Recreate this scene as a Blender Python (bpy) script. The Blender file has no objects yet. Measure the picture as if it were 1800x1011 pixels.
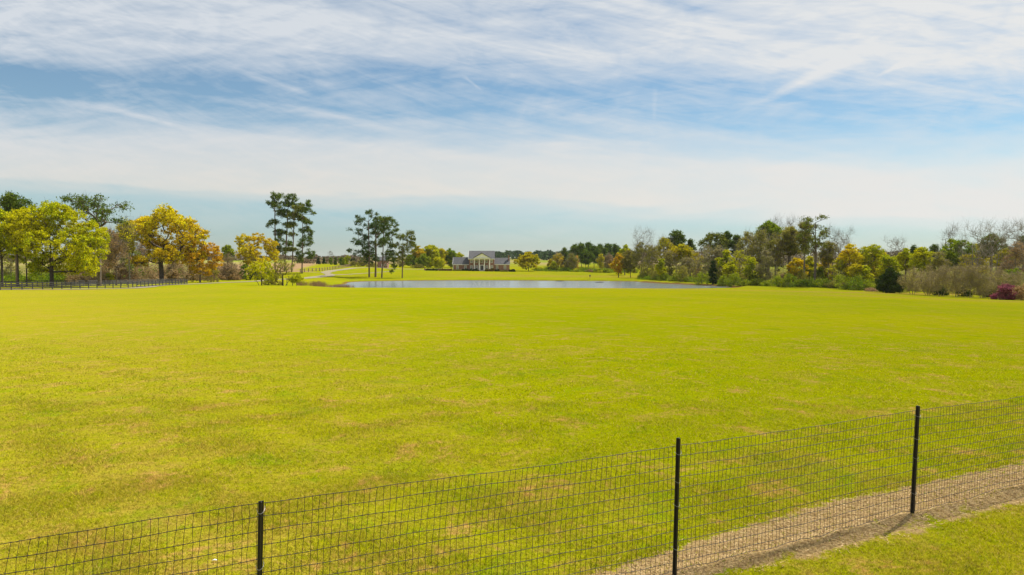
import bpy, math, random
import numpy as np
from mathutils import Vector
C = bpy.context.scene
COL = C.collection
rs = np.random.RandomState(7)
R = math.radians
# ------------------------------------------------------------------ camera
CAMZ, F, HOR = 3.08, 1200.0, 452.0
PITCH = math.atan((505.5 - HOR) / F)
cam = bpy.data.objects.new('camera', bpy.data.cameras.new('camera'))
COL.objects.link(cam)
cam.data.lens = 24.0; cam.data.sensor_width = 36.0
cam.data.clip_start = 0.1; cam.data.clip_end = 9000
cam.location = (0, 0, CAMZ); cam.rotation_euler = (R(90) - PITCH, 0, 0)
C.camera = cam
# ------------------------------------------------------------------ world and sun
SUN_AZ, SUN_EL = math.atan2(0.77, 0.64), R(56)          # clockwise from +Y
C.view_settings.view_transform = 'Standard'; C.view_settings.look = 'None'
C.view_settings.gamma = 1.0; C.view_settings.exposure = 0.55
sl = bpy.data.lights.new('sun', 'SUN'); sl.energy = 4.9; sl.angle = R(0.5); sl.color = (1.0, 0.94, 0.84)
sun = bpy.data.objects.new('sun', sl); COL.objects.link(sun)
sdir = Vector((math.sin(SUN_AZ) * math.cos(SUN_EL), math.cos(SUN_AZ) * math.cos(SUN_EL), math.sin(SUN_EL)))
sun.rotation_euler = sdir.to_track_quat('Z', 'Y').to_euler(); sun.location = (60, 40, 120)

class NT:
    """small helper to write node trees"""
    def __init__(s, tree): s.t = tree; s.n = tree.nodes; s.l = tree.links
    def node(s, typ, ins=None, **kw):
        nd = s.n.new(typ)
        for k, v in kw.items(): setattr(nd, k, v)
        for k, v in (ins or {}).items():
            if hasattr(v, 'is_linked') or isinstance(v, bpy.types.NodeSocket): s.l.new(v, nd.inputs[k])
            else: nd.inputs[k].default_value = v
        return nd
    def m(s, op, a, b=None, c=None, clamp=False):
        ins = {0: a}
        if b is not None: ins[1] = b
        if c is not None: ins[2] = c
        return s.node('ShaderNodeMath', ins, operation=op, use_clamp=clamp).outputs[0]
    def mix(s, f, a, b, blend='MIX'):
        nd = s.node('ShaderNodeMix', data_type='RGBA', blend_type=blend)
        for i, v in ((0, f), (6, a), (7, b)):
            if isinstance(v, bpy.types.NodeSocket): s.l.new(v, nd.inputs[i])
            else: nd.inputs[i].default_value = (v if i == 0 else (*v[:3], 1))
        return nd.outputs[2]
    def noise(s, vec, scale, detail=3, rough=0.55, dist=0.0):
        return s.node('ShaderNodeTexNoise', {'Vector': vec, 'Scale': scale, 'Detail': detail, 'Roughness': rough, 'Distortion': dist}).outputs[0]
    def ramp(s, f, stops, interp='LINEAR'):
        nd = s.node('ShaderNodeValToRGB', {0: f}); cr = nd.color_ramp; cr.interpolation = interp
        while len(cr.elements) < len(stops): cr.elements.new(0.5)
        for e, (p, c) in zip(cr.elements, stops):
            e.position = p; e.color = (c, c, c, 1) if isinstance(c, (int, float)) else (*c, 1)
        return nd.outputs[0]
    def mr(s, v, a, b, c=0.0, d=1.0, smooth=True):
        return s.node('ShaderNodeMapRange', {'Value': v, 'From Min': a, 'From Max': b, 'To Min': c, 'To Max': d},
                      interpolation_type='SMOOTHSTEP' if smooth else 'LINEAR').outputs[0]
    def xyz(s, x, y, z=0.0): return s.node('ShaderNodeCombineXYZ', {0: x, 1: y, 2: z}).outputs[0]

world = bpy.data.worlds.new('World'); C.world = world; world.use_nodes = True
w = NT(world.node_tree); w.n.clear()
tc = w.node('ShaderNodeTexCoord').outputs['Generated']
sky = w.node('ShaderNodeTexSky', sky_type='NISHITA', sun_disc=False, sun_elevation=SUN_EL, sun_rotation=SUN_AZ,
             air_density=1.0, dust_density=0.15, ozone_density=1.6)
sp = w.node('ShaderNodeSeparateXYZ', {0: tc}).outputs
den = w.m('MAXIMUM', w.m('ABSOLUTE', sp[1]), 0.4)
U = w.m('DIVIDE', sp[0], den); V = w.m('DIVIDE', sp[2], den)
tilt = w.m('MULTIPLY', U, 0.035)
# slow warp of the bands, then the bands themselves
wv = w.noise(w.xyz(w.m('MULTIPLY', U, 1.3), w.m('MULTIPLY', V, 7.0), 3.1), 1.6, 4, 0.55, 0.4)
Vw = w.m('ADD', w.m('ADD', V, tilt), w.m('MULTIPLY', w.m('SUBTRACT', wv, 0.5), 0.085))
base = w.ramp(w.m('MULTIPLY', Vw, 2.0), [(0.0, 0.04), (0.10, 0.10), (0.15, 0.55), (0.18, 0.93), (0.30, 0.90),
              (0.36, 0.42), (0.41, 0.14), (0.49, 0.14), (0.54, 0.48), (0.60, 0.78), (1.0, 0.85)], 'EASE')
# streaky cirrus, slanting down to the right on the left, rising on the right
sx = w.m('ADD', w.m('MULTIPLY', U, 1.0), 0.0)
sv = w.m('ADD', V, w.m('MULTIPLY', U, 0.16))
st1 = w.noise(w.xyz(w.m('MULTIPLY', sx, 1.7), w.m('MULTIPLY', sv, 15.0), 0.7), 1.5, 7, 0.62, 0.9)
sv2 = w.m('SUBTRACT', V, w.m('MULTIPLY', U, 0.10))
st2 = w.noise(w.xyz(w.m('MULTIPLY', sx, 3.2), w.m('MULTIPLY', sv2, 22.0), 5.7), 1.6, 7, 0.65, 0.6)
st3 = w.noise(w.xyz(w.m('MULTIPLY', U, 6.0), w.m('MULTIPLY', V, 13.0), 9.2), 1.5, 6, 0.6, 1.2)
stm = w.m('ADD', w.m('MULTIPLY', w.m('SUBTRACT', st1, 0.5), 1.7), w.m('MULTIPLY', w.m('SUBTRACT', st2, 0.5), 1.2))
stm = w.m('ADD', stm, w.m('MULTIPLY', w.m('SUBTRACT', st3, 0.5), 0.95))
fibv = w.m('SUBTRACT', V, w.m('MULTIPLY', w.m('MULTIPLY', U, U), 0.25))
st4 = w.noise(w.xyz(w.m('MULTIPLY', U, 4.0), w.m('MULTIPLY', w.m('ADD', fibv, w.m('MULTIPLY', U, 0.28)), 60.0), 2.2), 1.5, 8, 0.7, 1.4)
stm = w.m('ADD', stm, w.m('MULTIPLY', w.m('SUBTRACT', st4, 0.5), 0.5))
amp = w.mr(V, 0.14, 0.22, 0.32, 0.85)
cov = w.m('ADD', base, w.m('MULTIPLY', stm, amp), clamp=True)
def trail(x0, y0, x1, y1, wid0, wid1, a, soft=1.0):
    """old vapour trail: a soft line between two directions, widening along its length"""
    u0, v0, u1, v1 = (x0-900)/F, (HOR-y0)/F, (x1-900)/F, (HOR-y1)/F
    L = math.hypot(u1-u0, v1-v0); ux, uy = (u1-u0)/L, (v1-v0)/L
    rx = w.m('SUBTRACT', U, u0); ry = w.m('SUBTRACT', V, v0)
    tt = w.m('DIVIDE', w.m('ADD', w.m('MULTIPLY', rx, ux), w.m('MULTIPLY', ry, uy)), L)
    dd = w.m('ABSOLUTE', w.m('SUBTRACT', w.m('MULTIPLY', rx, uy), w.m('MULTIPLY', ry, ux)))
    dd = w.m('ADD', dd, w.m('MULTIPLY', w.m('SUBTRACT', st3, 0.5), 0.010))
    wid = w.m('ADD', w.m('MULTIPLY', tt, (wid1-wid0)/F), wid0/F)
    q = w.m('SUBTRACT', 1.0, w.m('DIVIDE', w.m('ABSOLUTE', dd), w.m('MAXIMUM', wid, 0.0005)), clamp=True)
    q = w.m('MULTIPLY', w.m('POWER', q, 0.8), w.m('MULTIPLY', w.mr(tt, -0.02, 0.25), w.mr(tt, 1.1, 0.6)))
    return w.m('MULTIPLY', w.m('MULTIPLY', q, w.mr(st3, 0.3, 0.55, 0.55, 1.0)), a)
for args in [(1300, 197, 1570, 70, 5, 24, 0.45), (1528, 140, 1610, 104, 3, 10, 0.35), (170, 184, 360, 236, 9, 4, 0.30),
             (480, 182, 750, 242, 14, 6, 0.25), (812, 136, 850, 164, 4, 2, 0.3), (1147, 220, 1149, 150, 4, 7, 0.15),
             (420, 130, 560, 172, 9, 7, 0.35)]:
    cov = w.m('MAXIMUM', cov, w.m('ADD', cov, trail(*args)), clamp=True)
cov = w.m('MULTIPLY', cov, w.mr(sp[2], -0.01, 0.03))
# cloud brightness: creamy low band, cooler and greyer above on the left
warm = w.mix(w.mr(V, 0.05, 0.24), (0.82, 0.79, 0.715), (0.72, 0.77, 0.83))
warm = w.mix(w.m('MULTIPLY', w.mr(U, -0.5, 0.8), 0.75), warm, (0.90, 0.90, 0.885))
skc = w.mix(1.0, sky.outputs[0], w.mix(w.mr(V, 0.0, 0.14), (0.50, 0.61, 0.75), (0.76, 0.85, 0.83)), 'MULTIPLY')
b1 = w.node('ShaderNodeBackground', {0: skc, 1: 0.083}).outputs[0]
b2 = w.node('ShaderNodeBackground', {0: warm, 1: 0.63}).outputs[0]
mx = w.node('ShaderNodeMixShader', {0: cov, 1: b1, 2: b2}).outputs[0]
w.node('ShaderNodeOutputWorld', {0: mx})

# ------------------------------------------------------------------ helpers
def P(px, py, d):
    """world point seen at pixel (px, py) of the photo at forward distance d"""
    x, y, z = (px - 900), (505.5 - py), F
    c, s = math.cos(PITCH), math.sin(PITCH)
    fy, fz = z * c + y * s, y * c - z * s
    k = d / fy
    return Vector((x * k, d, CAMZ + fz * k))
def YP(py, d): return P(900, py, d).z
def link(o, parent=None):
    COL.objects.link(o)
    if parent is not None: o.parent = parent
    return o
def mesh_np(name, V_, faces, mat, parent=None, smooth=False, n=None):
    """V_ (N,3); faces (M,n) array or list of tuples"""
    me = bpy.data.meshes.new(name)
    V_ = np.asarray(V_, dtype=np.float32)
    if isinstance(faces, np.ndarray):
        k = faces.shape[1]; M = len(faces)
        me.vertices.add(len(V_)); me.vertices.foreach_set('co', V_.ravel())
        me.loops.add(M * k); me.loops.foreach_set('vertex_index', faces.astype(np.int32).ravel())
        me.polygons.add(M); me.polygons.foreach_set('loop_start', np.arange(0, M * k, k, dtype=np.int32))
        me.update(calc_edges=True)
    else:
        me.from_pydata([tuple(map(float, v)) for v in V_], [], [tuple(f) for f in faces]); me.update()
    if smooth: me.polygons.foreach_set('use_smooth', [True] * len(me.polygons))
    me.materials.append(mat)
    return link(bpy.data.objects.new(name, me), parent)
class MB:
    def __init__(s): s.v = []; s.f = []
    def box(s, x0, x1, y0, y1, z0, z1):
        b = len(s.v)
        s.v += [(x, y, z) for z in (z0, z1) for y in (y0, y1) for x in (x0, x1)]
        s.f += [tuple(b + i for i in q) for q in ((0,2,3,1),(4,5,7,6),(0,1,5,4),(2,6,7,3),(0,4,6,2),(1,3,7,5))]
    def prism(s, pts, y0, y1):                       # polygon in xz, extruded along y
        b = len(s.v); n = len(pts)
        s.v += [(x, y0, z) for x, z in pts] + [(x, y1, z) for x, z in pts]
        s.f += [tuple(b + i for i in range(n)), tuple(b + n + i for i in reversed(range(n)))]
        s.f += [(b + i, b + n + i, b + n + (i + 1) % n, b + (i + 1) % n) for i in range(n)]
    def prismx(s, pts, x0, x1):                      # polygon in yz, extruded along x
        b = len(s.v); n = len(pts)
        s.v += [(x0, y, z) for y, z in pts] + [(x1, y, z) for y, z in pts]
        s.f += [tuple(b + i for i in range(n)), tuple(b + n + i for i in reversed(range(n)))]
        s.f += [(b + i, b + n + i, b + n + (i + 1) % n, b + (i + 1) % n) for i in range(n)]
    def tube(s, pts, rad, n=6, cap=True):
        b = len(s.v); m = len(pts)
        for i, p in enumerate(pts):
            p = Vector(p); t = (Vector(pts[min(i+1, m-1)]) - Vector(pts[max(i-1, 0)])).normalized()
            a = t.cross(Vector((0.13, 0.31, 0.94))); a = (a if a.length > 1e-3 else t.cross(Vector((1, 0, 0)))).normalized(); c = t.cross(a)
            r = rad[i] if isinstance(rad, (list, tuple)) else rad
            for k in range(n):
                q = p + a * (r * math.cos(2*math.pi*k/n)) + c * (r * math.sin(2*math.pi*k/n)); s.v.append(tuple(q))
        for i in range(m - 1):
            for k in range(n):
                k2 = (k + 1) % n
                s.f.append((b+i*n+k, b+i*n+k2, b+(i+1)*n+k2, b+(i+1)*n+k))
        if cap: s.f.append(tuple(b + k for k in reversed(range(n)))); s.f.append(tuple(b + (m-1)*n + k for k in range(n)))
    def build(s, name, mat, parent=None, smooth=False): return mesh_np(name, s.v, s.f, mat, parent, smooth)
def empty(name, loc, rz=0.0):
    o = bpy.data.objects.new(name, None); o.empty_display_size = 0.5
    o.location = loc; o.rotation_euler = (0, 0, rz); return link(o)
def tag(o, label=None, cat=None, group=None, kind=None):
    if label: o['label'] = label
    if cat: o['category'] = cat
    if group: o['group'] = group
    if kind: o['kind'] = kind
    return o
def segs_mesh(S, n=4):
    """S: (K,8) p0 p1 r0 r1 -> open n-sided tubes, vectorised"""
    S = np.asarray(S, dtype=np.float64)
    p0, p1, r0, r1 = S[:, :3], S[:, 3:6], S[:, 6], S[:, 7]
    t = p1 - p0; t /= np.maximum(np.linalg.norm(t, axis=1, keepdims=True), 1e-6)
    ref = np.where(np.abs(t[:, 2:3]) > 0.9, np.array([[1., 0, 0]]), np.array([[0, 0, 1.]]))
    a = np.cross(t, ref); a /= np.linalg.norm(a, axis=1, keepdims=True); c = np.cross(t, a)
    K = len(S); Vv = np.zeros((K, 2, n, 3))
    for k in range(n):
        o = a * math.cos(2*math.pi*k/n) + c * math.sin(2*math.pi*k/n)
        Vv[:, 0, k] = p0 + o * r0[:, None]; Vv[:, 1, k] = p1 + o * r1[:, None]
    base = np.arange(K)[:, None] * (2*n)
    fs = [np.concatenate([base + k, base + (k+1) % n, base + n + (k+1) % n, base + n + k], 1) for k in range(n)]
    return Vv.reshape(-1, 3), np.concatenate(fs, 0)
def leaf_quads(cen, size, rng, aspect=0.6, flat=0.0):
    """small diamond leaf clusters, randomly turned"""
    N = len(cen)
    t = rng.normal(size=(N, 3)); t[:, 2] *= (1 - flat); t /= np.linalg.norm(t, axis=1, keepdims=True)
    b = rng.normal(size=(N, 3)); b -= (b * t).sum(1, keepdims=True) * t; b /= np.linalg.norm(b, axis=1, keepdims=True)
    s = (size * rng.uniform(0.55, 1.35, N))[:, None]
    Vv = np.stack([cen - t*s*.5, cen + b*s*.5*aspect - t*s*.08, cen + t*s*.5, cen - b*s*.5*aspect + t*s*.06], 1).reshape(-1, 3)
    return Vv, np.arange(4*N).reshape(N, 4)

# ------------------------------------------------------------------ materials
def mat(name):
    m_ = bpy.data.materials.new(name); m_.use_nodes = True; m_.node_tree.nodes.clear()
    return m_, NT(m_.node_tree)
def simple(name, c1, c2, scale=2.0, rough=0.8, metallic=0.0, bump=0.0, coord='Object'):
    m_, q = mat(name); co = q.node('ShaderNodeTexCoord').outputs[coord]
    nz = q.noise(co, scale, 5, 0.6)
    col = q.mix(q.mr(nz, 0.3, 0.7), c1, c2)
    ins = {'Base Color': col, 'Roughness': rough, 'Metallic': metallic}
    b = q.node('ShaderNodeBsdfPrincipled', ins)
    if bump: q.l.new(q.node('ShaderNodeBump', {'Height': nz, 'Strength': bump, 'Distance': 0.05}).outputs[0], b.inputs['Normal'])
    q.node('ShaderNodeOutputMaterial', {0: b.outputs[0]}); return m_
_leaf = {}
def leaf_mat(name, c1, c2, c3, trans=0.38, scale=0.16):
    """foliage: two tints in large drifts over the crown, each leaf cluster slightly different"""
    if name in _leaf: return _leaf[name]
    m_, q = mat(name); co = q.node('ShaderNodeTexCoord').outputs['Object']
    g = q.node('ShaderNodeNewGeometry'); oi = q.node('ShaderNodeObjectInfo')
    off = q.node('ShaderNodeVectorMath', {0: co, 1: oi.outputs['Location']}, operation='ADD').outputs[0]
    f1 = q.mr(q.noise(off, scale, 3, 0.6), 0.38, 0.62)
    col = q.mix(f1, c1, c2)
    rnd = g.outputs['Random Per Island']
    col = q.mix(q.mr(rnd, 0.6, 1.0, 0.0, 0.75, False), col, c3)
    v = q.m('ADD', q.m('MULTIPLY', q.m('FRACT', q.m('MULTIPLY', rnd, 37.7)), 0.95), 0.48)
    hs = q.node('ShaderNodeHueSaturation', {'Color': col, 'Value': v, 'Hue': 0.5, 'Saturation': 1.0, 'Fac': 1.0}).outputs[0]
    d = q.node('ShaderNodeBsdfDiffuse', {0: hs}).outputs[0]; t = q.node('ShaderNodeBsdfTranslucent', {0: hs}).outputs[0]
    q.node('ShaderNodeOutputMaterial', {0: q.node('ShaderNodeMixShader', {0: trans, 1: d, 2: t}).outputs[0]})
    _leaf[name] = m_; return m_
LM = {
 'lime':   leaf_mat('leaves_lime',   (.56,.54,.006), (.36,.42,.008), (.66,.56,.01)),
 'yellow': leaf_mat('leaves_yellow', (.60,.52,.010), (.42,.42,.010), (.66,.46,.015)),
 'amber':  leaf_mat('leaves_amber',  (.60,.44,.010), (.50,.46,.010), (.66,.30,.015)),
 'gold':   leaf_mat('leaves_gold', (.68,.62,.010), (.62,.48,.010), (.70,.42,.012)),
 'orange': leaf_mat('leaves_orange', (.66,.42,.012), (.58,.46,.012), (.66,.28,.02)),
 'green':  leaf_mat('leaves_green',  (.15,.25,.012), (.30,.36,.012), (.36,.34,.02)),
 'olive':  leaf_mat('leaves_olive',  (.25,.26,.030), (.32,.29,.045), (.36,.27,.07)),
 'grey':   leaf_mat('leaves_grey',   (.30,.28,.09), (.36,.31,.12), (.28,.27,.07), 0.4),
 'crape':  leaf_mat('leaves_crape', (.33,.28,.09), (.38,.31,.13), (.40,.37,.07), 0.4),
 'fresh':  leaf_mat('leaves_fresh', (.30,.36,.012), (.15,.22,.012), (.40,.40,.02), 0.32, 0.4),
 'floor':  leaf_mat('leaves_floor', (.13,.21,.010), (.24,.30,.012), (.07,.11,.012), 0.3, 0.25),
 'rust':   leaf_mat('leaves_rust',   (.36,.24,.11), (.30,.24,.12), (.42,.24,.08), 0.35),
 'pine':   leaf_mat('needles_pine',  (.080,.140,.016), (.120,.170,.016), (.18,.20,.03), 0.25, 0.3),
 'bluepine': leaf_mat('needles_dark', (.060,.110,.030), (.085,.135,.030), (.11,.15,.04), 0.2, 0.3),
 'olivepine': leaf_mat('needles_olive', (.13,.17,.020), (.17,.19,.022), (.22,.20,.04), 0.3, 0.3),  # paler, more olive needle colour, used on some of the pines
 'cedar':  leaf_mat('needles_cedar', (.030,.060,.010), (.055,.085,.010), (.07,.09,.02), 0.15, 0.5),
 'pink':   leaf_mat('blossom_pink',  (.33,.075,.14), (.27,.09,.12), (.20,.07,.06), 0.35, 0.8),
 'dry':    leaf_mat('dry_reed',      (.42,.27,.15), (.32,.20,.10), (.50,.37,.20), 0.25, 0.8),
 'hedgel': leaf_mat('hedge_light',   (.22,.22,.05), (.18,.20,.05), (.26,.24,.07), 0.2, 0.8),
 'hedged': leaf_mat('hedge_dark',    (.045,.070,.02), (.035,.06,.02), (.08,.09,.03), 0.15, 0.8),
 'hedger': leaf_mat('hedge_gold',    (.16,.10,.02), (.20,.17,.03), (.08,.05,.02), 0.2, 0.8),
 'far':    leaf_mat('far_needles',   (.045,.085,.030), (.065,.105,.030), (.07,.09,.04), 0.1, 0.04),
 'farbrown': leaf_mat('far_twigs',   (.22,.17,.11), (.17,.15,.08), (.26,.20,.12), 0.1, 0.04),
}
BARK = simple('bark_brown', (.085,.062,.045), (.16,.125,.095), 3.0, 0.9, bump=0.4)
BARKD = simple('bark_dark', (.045,.034,.026), (.09,.07,.055), 3.0, 0.9, bump=0.4)
BARKG = simple('bark_grey', (.15,.125,.09), (.24,.205,.15), 2.0, 0.9, bump=0.3)
BARKT = simple('bark_twig', (.10,.085,.065), (.17,.145,.11), 2.0, 0.9)
BARKB = simple('bark_olive', (.20,.155,.08), (.29,.23,.125), 2.0, 0.9, bump=0.3)
BARKP = simple('bark_pine', (.10,.066,.048), (.16,.11,.08), 3.0, 0.9, bump=0.4)

# ------------------------------------------------------------------ the lie of the land
COLS = {
 -500: [(110,512),(160,500),(230,489),(350,475),(600,463),(1500,455.5)],
 0:    [(122,509.5),(135,506),(160,500),(230,489),(350,475),(600,462),(1500,455)],
 150:  [(133,508.5),(145,505.5),(168,501),(230,491),(350,475),(600,462),(1500,455)],
 235:  [(120,510.5),(149,507),(180,500.5),(210,496.5),(250,488),(350,475),(600,462),(1500,455)],
 330:  [(120,509),(150,504.5),(185,499.5),(225,494.5),(300,480),(450,466),(700,459),(1500,455)],
 440:  [(120,508),(150,504),(190,499),(225,494.8),(300,479),(450,466),(700,459),(1500,455)],
 530:  [(130,507),(165,503.4),(195,502.2),(225,495),(245,490.5),(262,486),(288,474),(450,463),(700,458),(1500,455)],
 600:  [(120,509),(165,505),(183,507.5),(245,495),(278,489),(303,480),(330,473),(400,467),(700,458),(1500,455)],
 700:  [(120,509.5),(165,505.2),(182,509.5),(262,493),(283,488.8),(303,482),(345,473.5),(400,469.5),(700,459),(1500,455)],
 850:  [(120,510),(165,505.2),(182,509.5),(262,493),(300,484),(333,477),(350,475.5),(450,468),(700,459),(1500,455)],
 1000: [(120,510),(165,505.4),(182,509.5),(262,493.4),(300,487),(345,479),(450,468),(700,459),(1500,455)],
 1115: [(120,510.5),(165,506),(182,509.5),(258,494),(300,487.5),(345,481),(450,470),(700,459),(1500,455)],
 1230: [(120,511.5),(165,507.2),(190,507),(222,500),(260,495.5),(350,484),(450,472),(700,461),(1500,455)],
 1300: [(120,513),(170,508),(203,504),(250,498),(350,485),(450,473),(700,461),(1500,455)],
 1400: [(120,515.5),(160,510.5),(190,507),(240,500.5),(350,486),(700,462),(1500,455)],
 1550: [(100,523),(130,518),(160,513.5),(220,503),(350,486),(700,462),(1500,455)],
 1700: [(90,533),(115,526.5),(135,522.3),(200,507),(350,486),(700,462),(1500,455)],
 1800: [(85,538),(100,532),(118,527.5),(200,507),(350,486),(700,462),(1500,455)],
 2300: [(85,539),(100,533),(118,528),(200,507),(350,486),(700,462),(1500,455)],
}
ZW = -5.8                                                # pond level
us = np.array([(k - 900) / F for k in COLS])
dg = np.exp(np.linspace(math.log(4), math.log(4000), 420))
tab = []
for k, L in COLS.items():
    ds = [0, 11] + [a for a, b in L] + [6000]
    zs = [0, 0] + [YP(b, a) for a, b in L] + [YP(453, 4000)]
    z = np.interp(dg, ds, zs)
    for _ in range(10): z[1:-1] = 0.25*z[:-2] + 0.5*z[1:-1] + 0.25*z[2:]
    tab.append(z)
tab = np.array(tab)
uf = np.linspace(-1.2, 1.2, 241); T2 = np.stack([np.interp(uf, us, tab[:, j]) for j in range(tab.shape[1])], 1)
for _ in range(8): T2[1:-1] = 0.25*T2[:-2] + 0.5*T2[1:-1] + 0.25*T2[2:]
def on_water(px, py):
    d = (CAMZ - ZW) * F / (py - HOR)
    for _ in range(4): p = P(px, py, d); d *= (CAMZ - ZW) / (CAMZ - p.z)
    p = P(px, py, d); return (p.x, p.y)
POND = [on_water(*q) for q in [(606,500),(610,496.6),(640,494.8),(700,493.8),(780,493.3),(850,493.0),(930,493.4),(1000,493.9),(1070,494.3),(1112,494.8),
        (1132,496.6),(1165,498.7),(1200,500.2),(1240,501.9),(1275,503.6),(1292,505)]] + [(60,190),(45,184),(10,181),(-25,182),(-48,186),(-55,194)]
PA = np.array(POND); PB = np.roll(PA, -1, 0)
def seg_dist(X, Y, A, B):
    """distance from points to a set of segments, and winding parity"""
    d = np.full(X.shape, 1e9); par = np.zeros(X.shape, bool)
    for (ax, ay), (bx, by) in zip(A, B):
        ex, ey = bx-ax, by-ay; L2 = ex*ex + ey*ey + 1e-9
        t = np.clip(((X-ax)*ex + (Y-ay)*ey)/L2, 0, 1)
        d = np.minimum(d, np.hypot(X-ax-t*ex, Y-ay-t*ey))
        cr = ((ay > Y) != (by > Y)) & (X < (bx-ax)*(Y-ay)/(by-ay+1e-12) + ax); par ^= cr
    return d, par
# front wire fence line
def flat(px, py):
    d = 7.0
    for _ in range(30): d *= CAMZ / (CAMZ - P(px, py, d).z)
    p = P(px, py, d); return Vector((p.x, p.y, 0))
FP = [None, flat(453, 1184), flat(1184, 1013), flat(1601, 907)]
FP[0] = FP[1]*2 - FP[2]; FP += [FP[3] + (FP[3]-FP[2])*1.03, FP[3] + (FP[3]-FP[2])*2.05]
fdir = (FP[4] - FP[0]).normalized()
def hgt(X, Y):
    X = np.asarray(X, float); Y = np.asarray(Y, float)
    D = np.maximum(np.maximum(Y, np.abs(X) * 0.85), 4.01); u = np.clip(X / D, -1.19, 1.19)
    iu = (u + 1.2) / 0.01; jd = (np.log(D) - math.log(4)) / (math.log(4000) - math.log(4)) * 419
    i0 = np.clip(iu.astype(int), 0, 239); j0 = np.clip(jd.astype(int), 0, 418); a = iu - i0; b = np.clip(jd - j0, 0, 1)
    z = (T2[i0, j0]*(1-a)*(1-b) + T2[i0+1, j0]*a*(1-b) + T2[i0, j0+1]*(1-a)*b + T2[i0+1, j0+1]*a*b)
    near = (Y > 150) & (Y < 300) & (np.abs(X) < 140)
    if near.any():
        d, ins = seg_dist(X, Y, PA, PB)
        z = np.where(near & ins, np.minimum(z, ZW - 0.02 - np.minimum(d*0.22, 1.4)), z)
        z = np.where(near & ~ins & (d < 30), np.maximum(z, ZW + np.minimum(0.03 + d*0.12, 0.45)), z)
    # gentle undulation, soil ridge thrown up along the wire fence
    z = z + 0.010*np.sin(X*0.9 + 1.3*np.sin(Y*0.5))*np.sin(Y*0.7 + X*0.15) * np.clip(D/10, 0, 1)
    s = -(X - FP[3].x)*fdir.y + (Y - FP[3].y)*fdir.x
    al = (X - FP[3].x)*fdir.x + (Y - FP[3].y)*fdir.y
    wob = 0.05*np.sin(al*2.1) + 0.03*np.sin(al*5.3 + 1)
    ridge = 0.045*np.exp(-((s + 0.02 + wob)/0.07)**2) + 0.012*np.exp(-((s - 0.42 + wob)/0.25)**2) - 0.008*np.exp(-((s+0.35)/0.2)**2)
    lump = 0.009*np.sin(X*13 + 2*np.sin(Y*7))*np.sin(Y*15 + 1.7*np.sin(X*6))*np.exp(-(s/0.6)**2)
    return z + (ridge + lump) * ((D < 30) * 1.0)
def gz(x, y): return float(hgt(np.array([x]), np.array([y]))[0])
def axis(parts):
    out = []
    for a, b, st in parts: out.append(np.arange(a, b, st))
    return np.concatenate(out)
def grow(a, st, f, end):
    o = [a]
    while o[-1] < end: o.append(o[-1] + st); st *= f
    return np.array(o)
xs = np.concatenate([-grow(170, 3, 1.12, 5000)[::-1], axis([(-168, -20, 1.6), (-20, -3, 0.5), (-3, 10, 0.09), (10, 24, 0.5), (24, 170, 1.6)]), grow(170, 3, 1.12, 5000)])
ys = np.concatenate([-grow(20, 3, 1.3, 400)[::-1], axis([(-18, 3, 1.2), (3, 5, 0.3), (5, 11, 0.08), (11, 24, 0.5), (24, 360, 1.3)]), grow(360, 2, 1.06, 5000)])
XX, YY = np.meshgrid(xs, ys)
ZZ = hgt(XX.ravel(), YY.ravel())
nx, ny = len(xs), len(ys)
ii = (np.arange(ny-1)[:, None]*nx + np.arange(nx-1)[None]).ravel()
faces = np.stack([ii, ii+1, ii+nx+1, ii+nx], 1)
# paint of the ground: how dry, how bare (a property of the soil, not of the light)
def in_poly(X, Y, poly): A = np.array(poly); return seg_dist(X, Y, A, np.roll(A, -1, 0))
def ground_pt(px, py, d0=200.):
    """march the view ray to the terrain"""
    prev = 6.0
    for d in np.exp(np.linspace(math.log(6), math.log(2500), 900)):
        p = P(px, py, d)
        if p.z <= gz(p.x, p.y): return (p.x, p.y)
        prev = d
    return (p.x, p.y)
gx, gy = XX.ravel(), YY.ravel()
s_ = -(gx - FP[3].x)*fdir.y + (gy - FP[3].y)*fdir.x
al_ = (gx - FP[3].x)*fdir.x + (gy - FP[3].y)*fdir.y
def bareness(s, a):
    tp = np.clip((a + 5.2)/4.6, 0, 1)
    return np.clip(1.25 - np.abs((s - 0.02 - 0.20*tp) / (0.22 + 0.38*tp))**1.6, 0, 1) * np.clip((a + 5.6)/1.8, 0, 1)
bare = bareness(s_, al_) * (gy < 40)
dpond, ipond = seg_dist(gx, gy, PA, PB)
u_ = gx / np.maximum(gy, 1)
shore = np.clip(1.1 - dpond/np.where(u_ > 0.19, 4.5, 1.8), 0, 1) * (gy < 320) * (gy > 170)
brownf = np.zeros(len(gx))
bp = [(-78,287),(-92,300),(-118,420),(-175,640),(-420,640),(-300,330),(-215,285),(-140,262)]
dd_, in_ = in_poly(gx, gy, bp); brownf = np.where(in_, np.clip(dd_/5, 0, 1), 0)
band = np.exp(-((gy - 146 - 3*np.sin(gx*0.08))/5.0)**2) * np.clip((u_ + 0.05)/0.2, 0, 1) * 1.3
band += np.exp(-((gy - 108 - 4*np.sin(gx*0.05))/6.0)**2) * np.clip((u_ - 0.3)/0.2, 0, 1) * 0.6
band += np.exp(-((gy - 128 - 2*np.sin(gx*0.1))/3.0)**2) * 0.35
band += np.exp(-((gy - 300 - 0.1*gx)/13.0)**2) * np.clip((u_ + 0.15)/0.1, 0, 1) * 0.55 * (u_ < .3)
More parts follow.
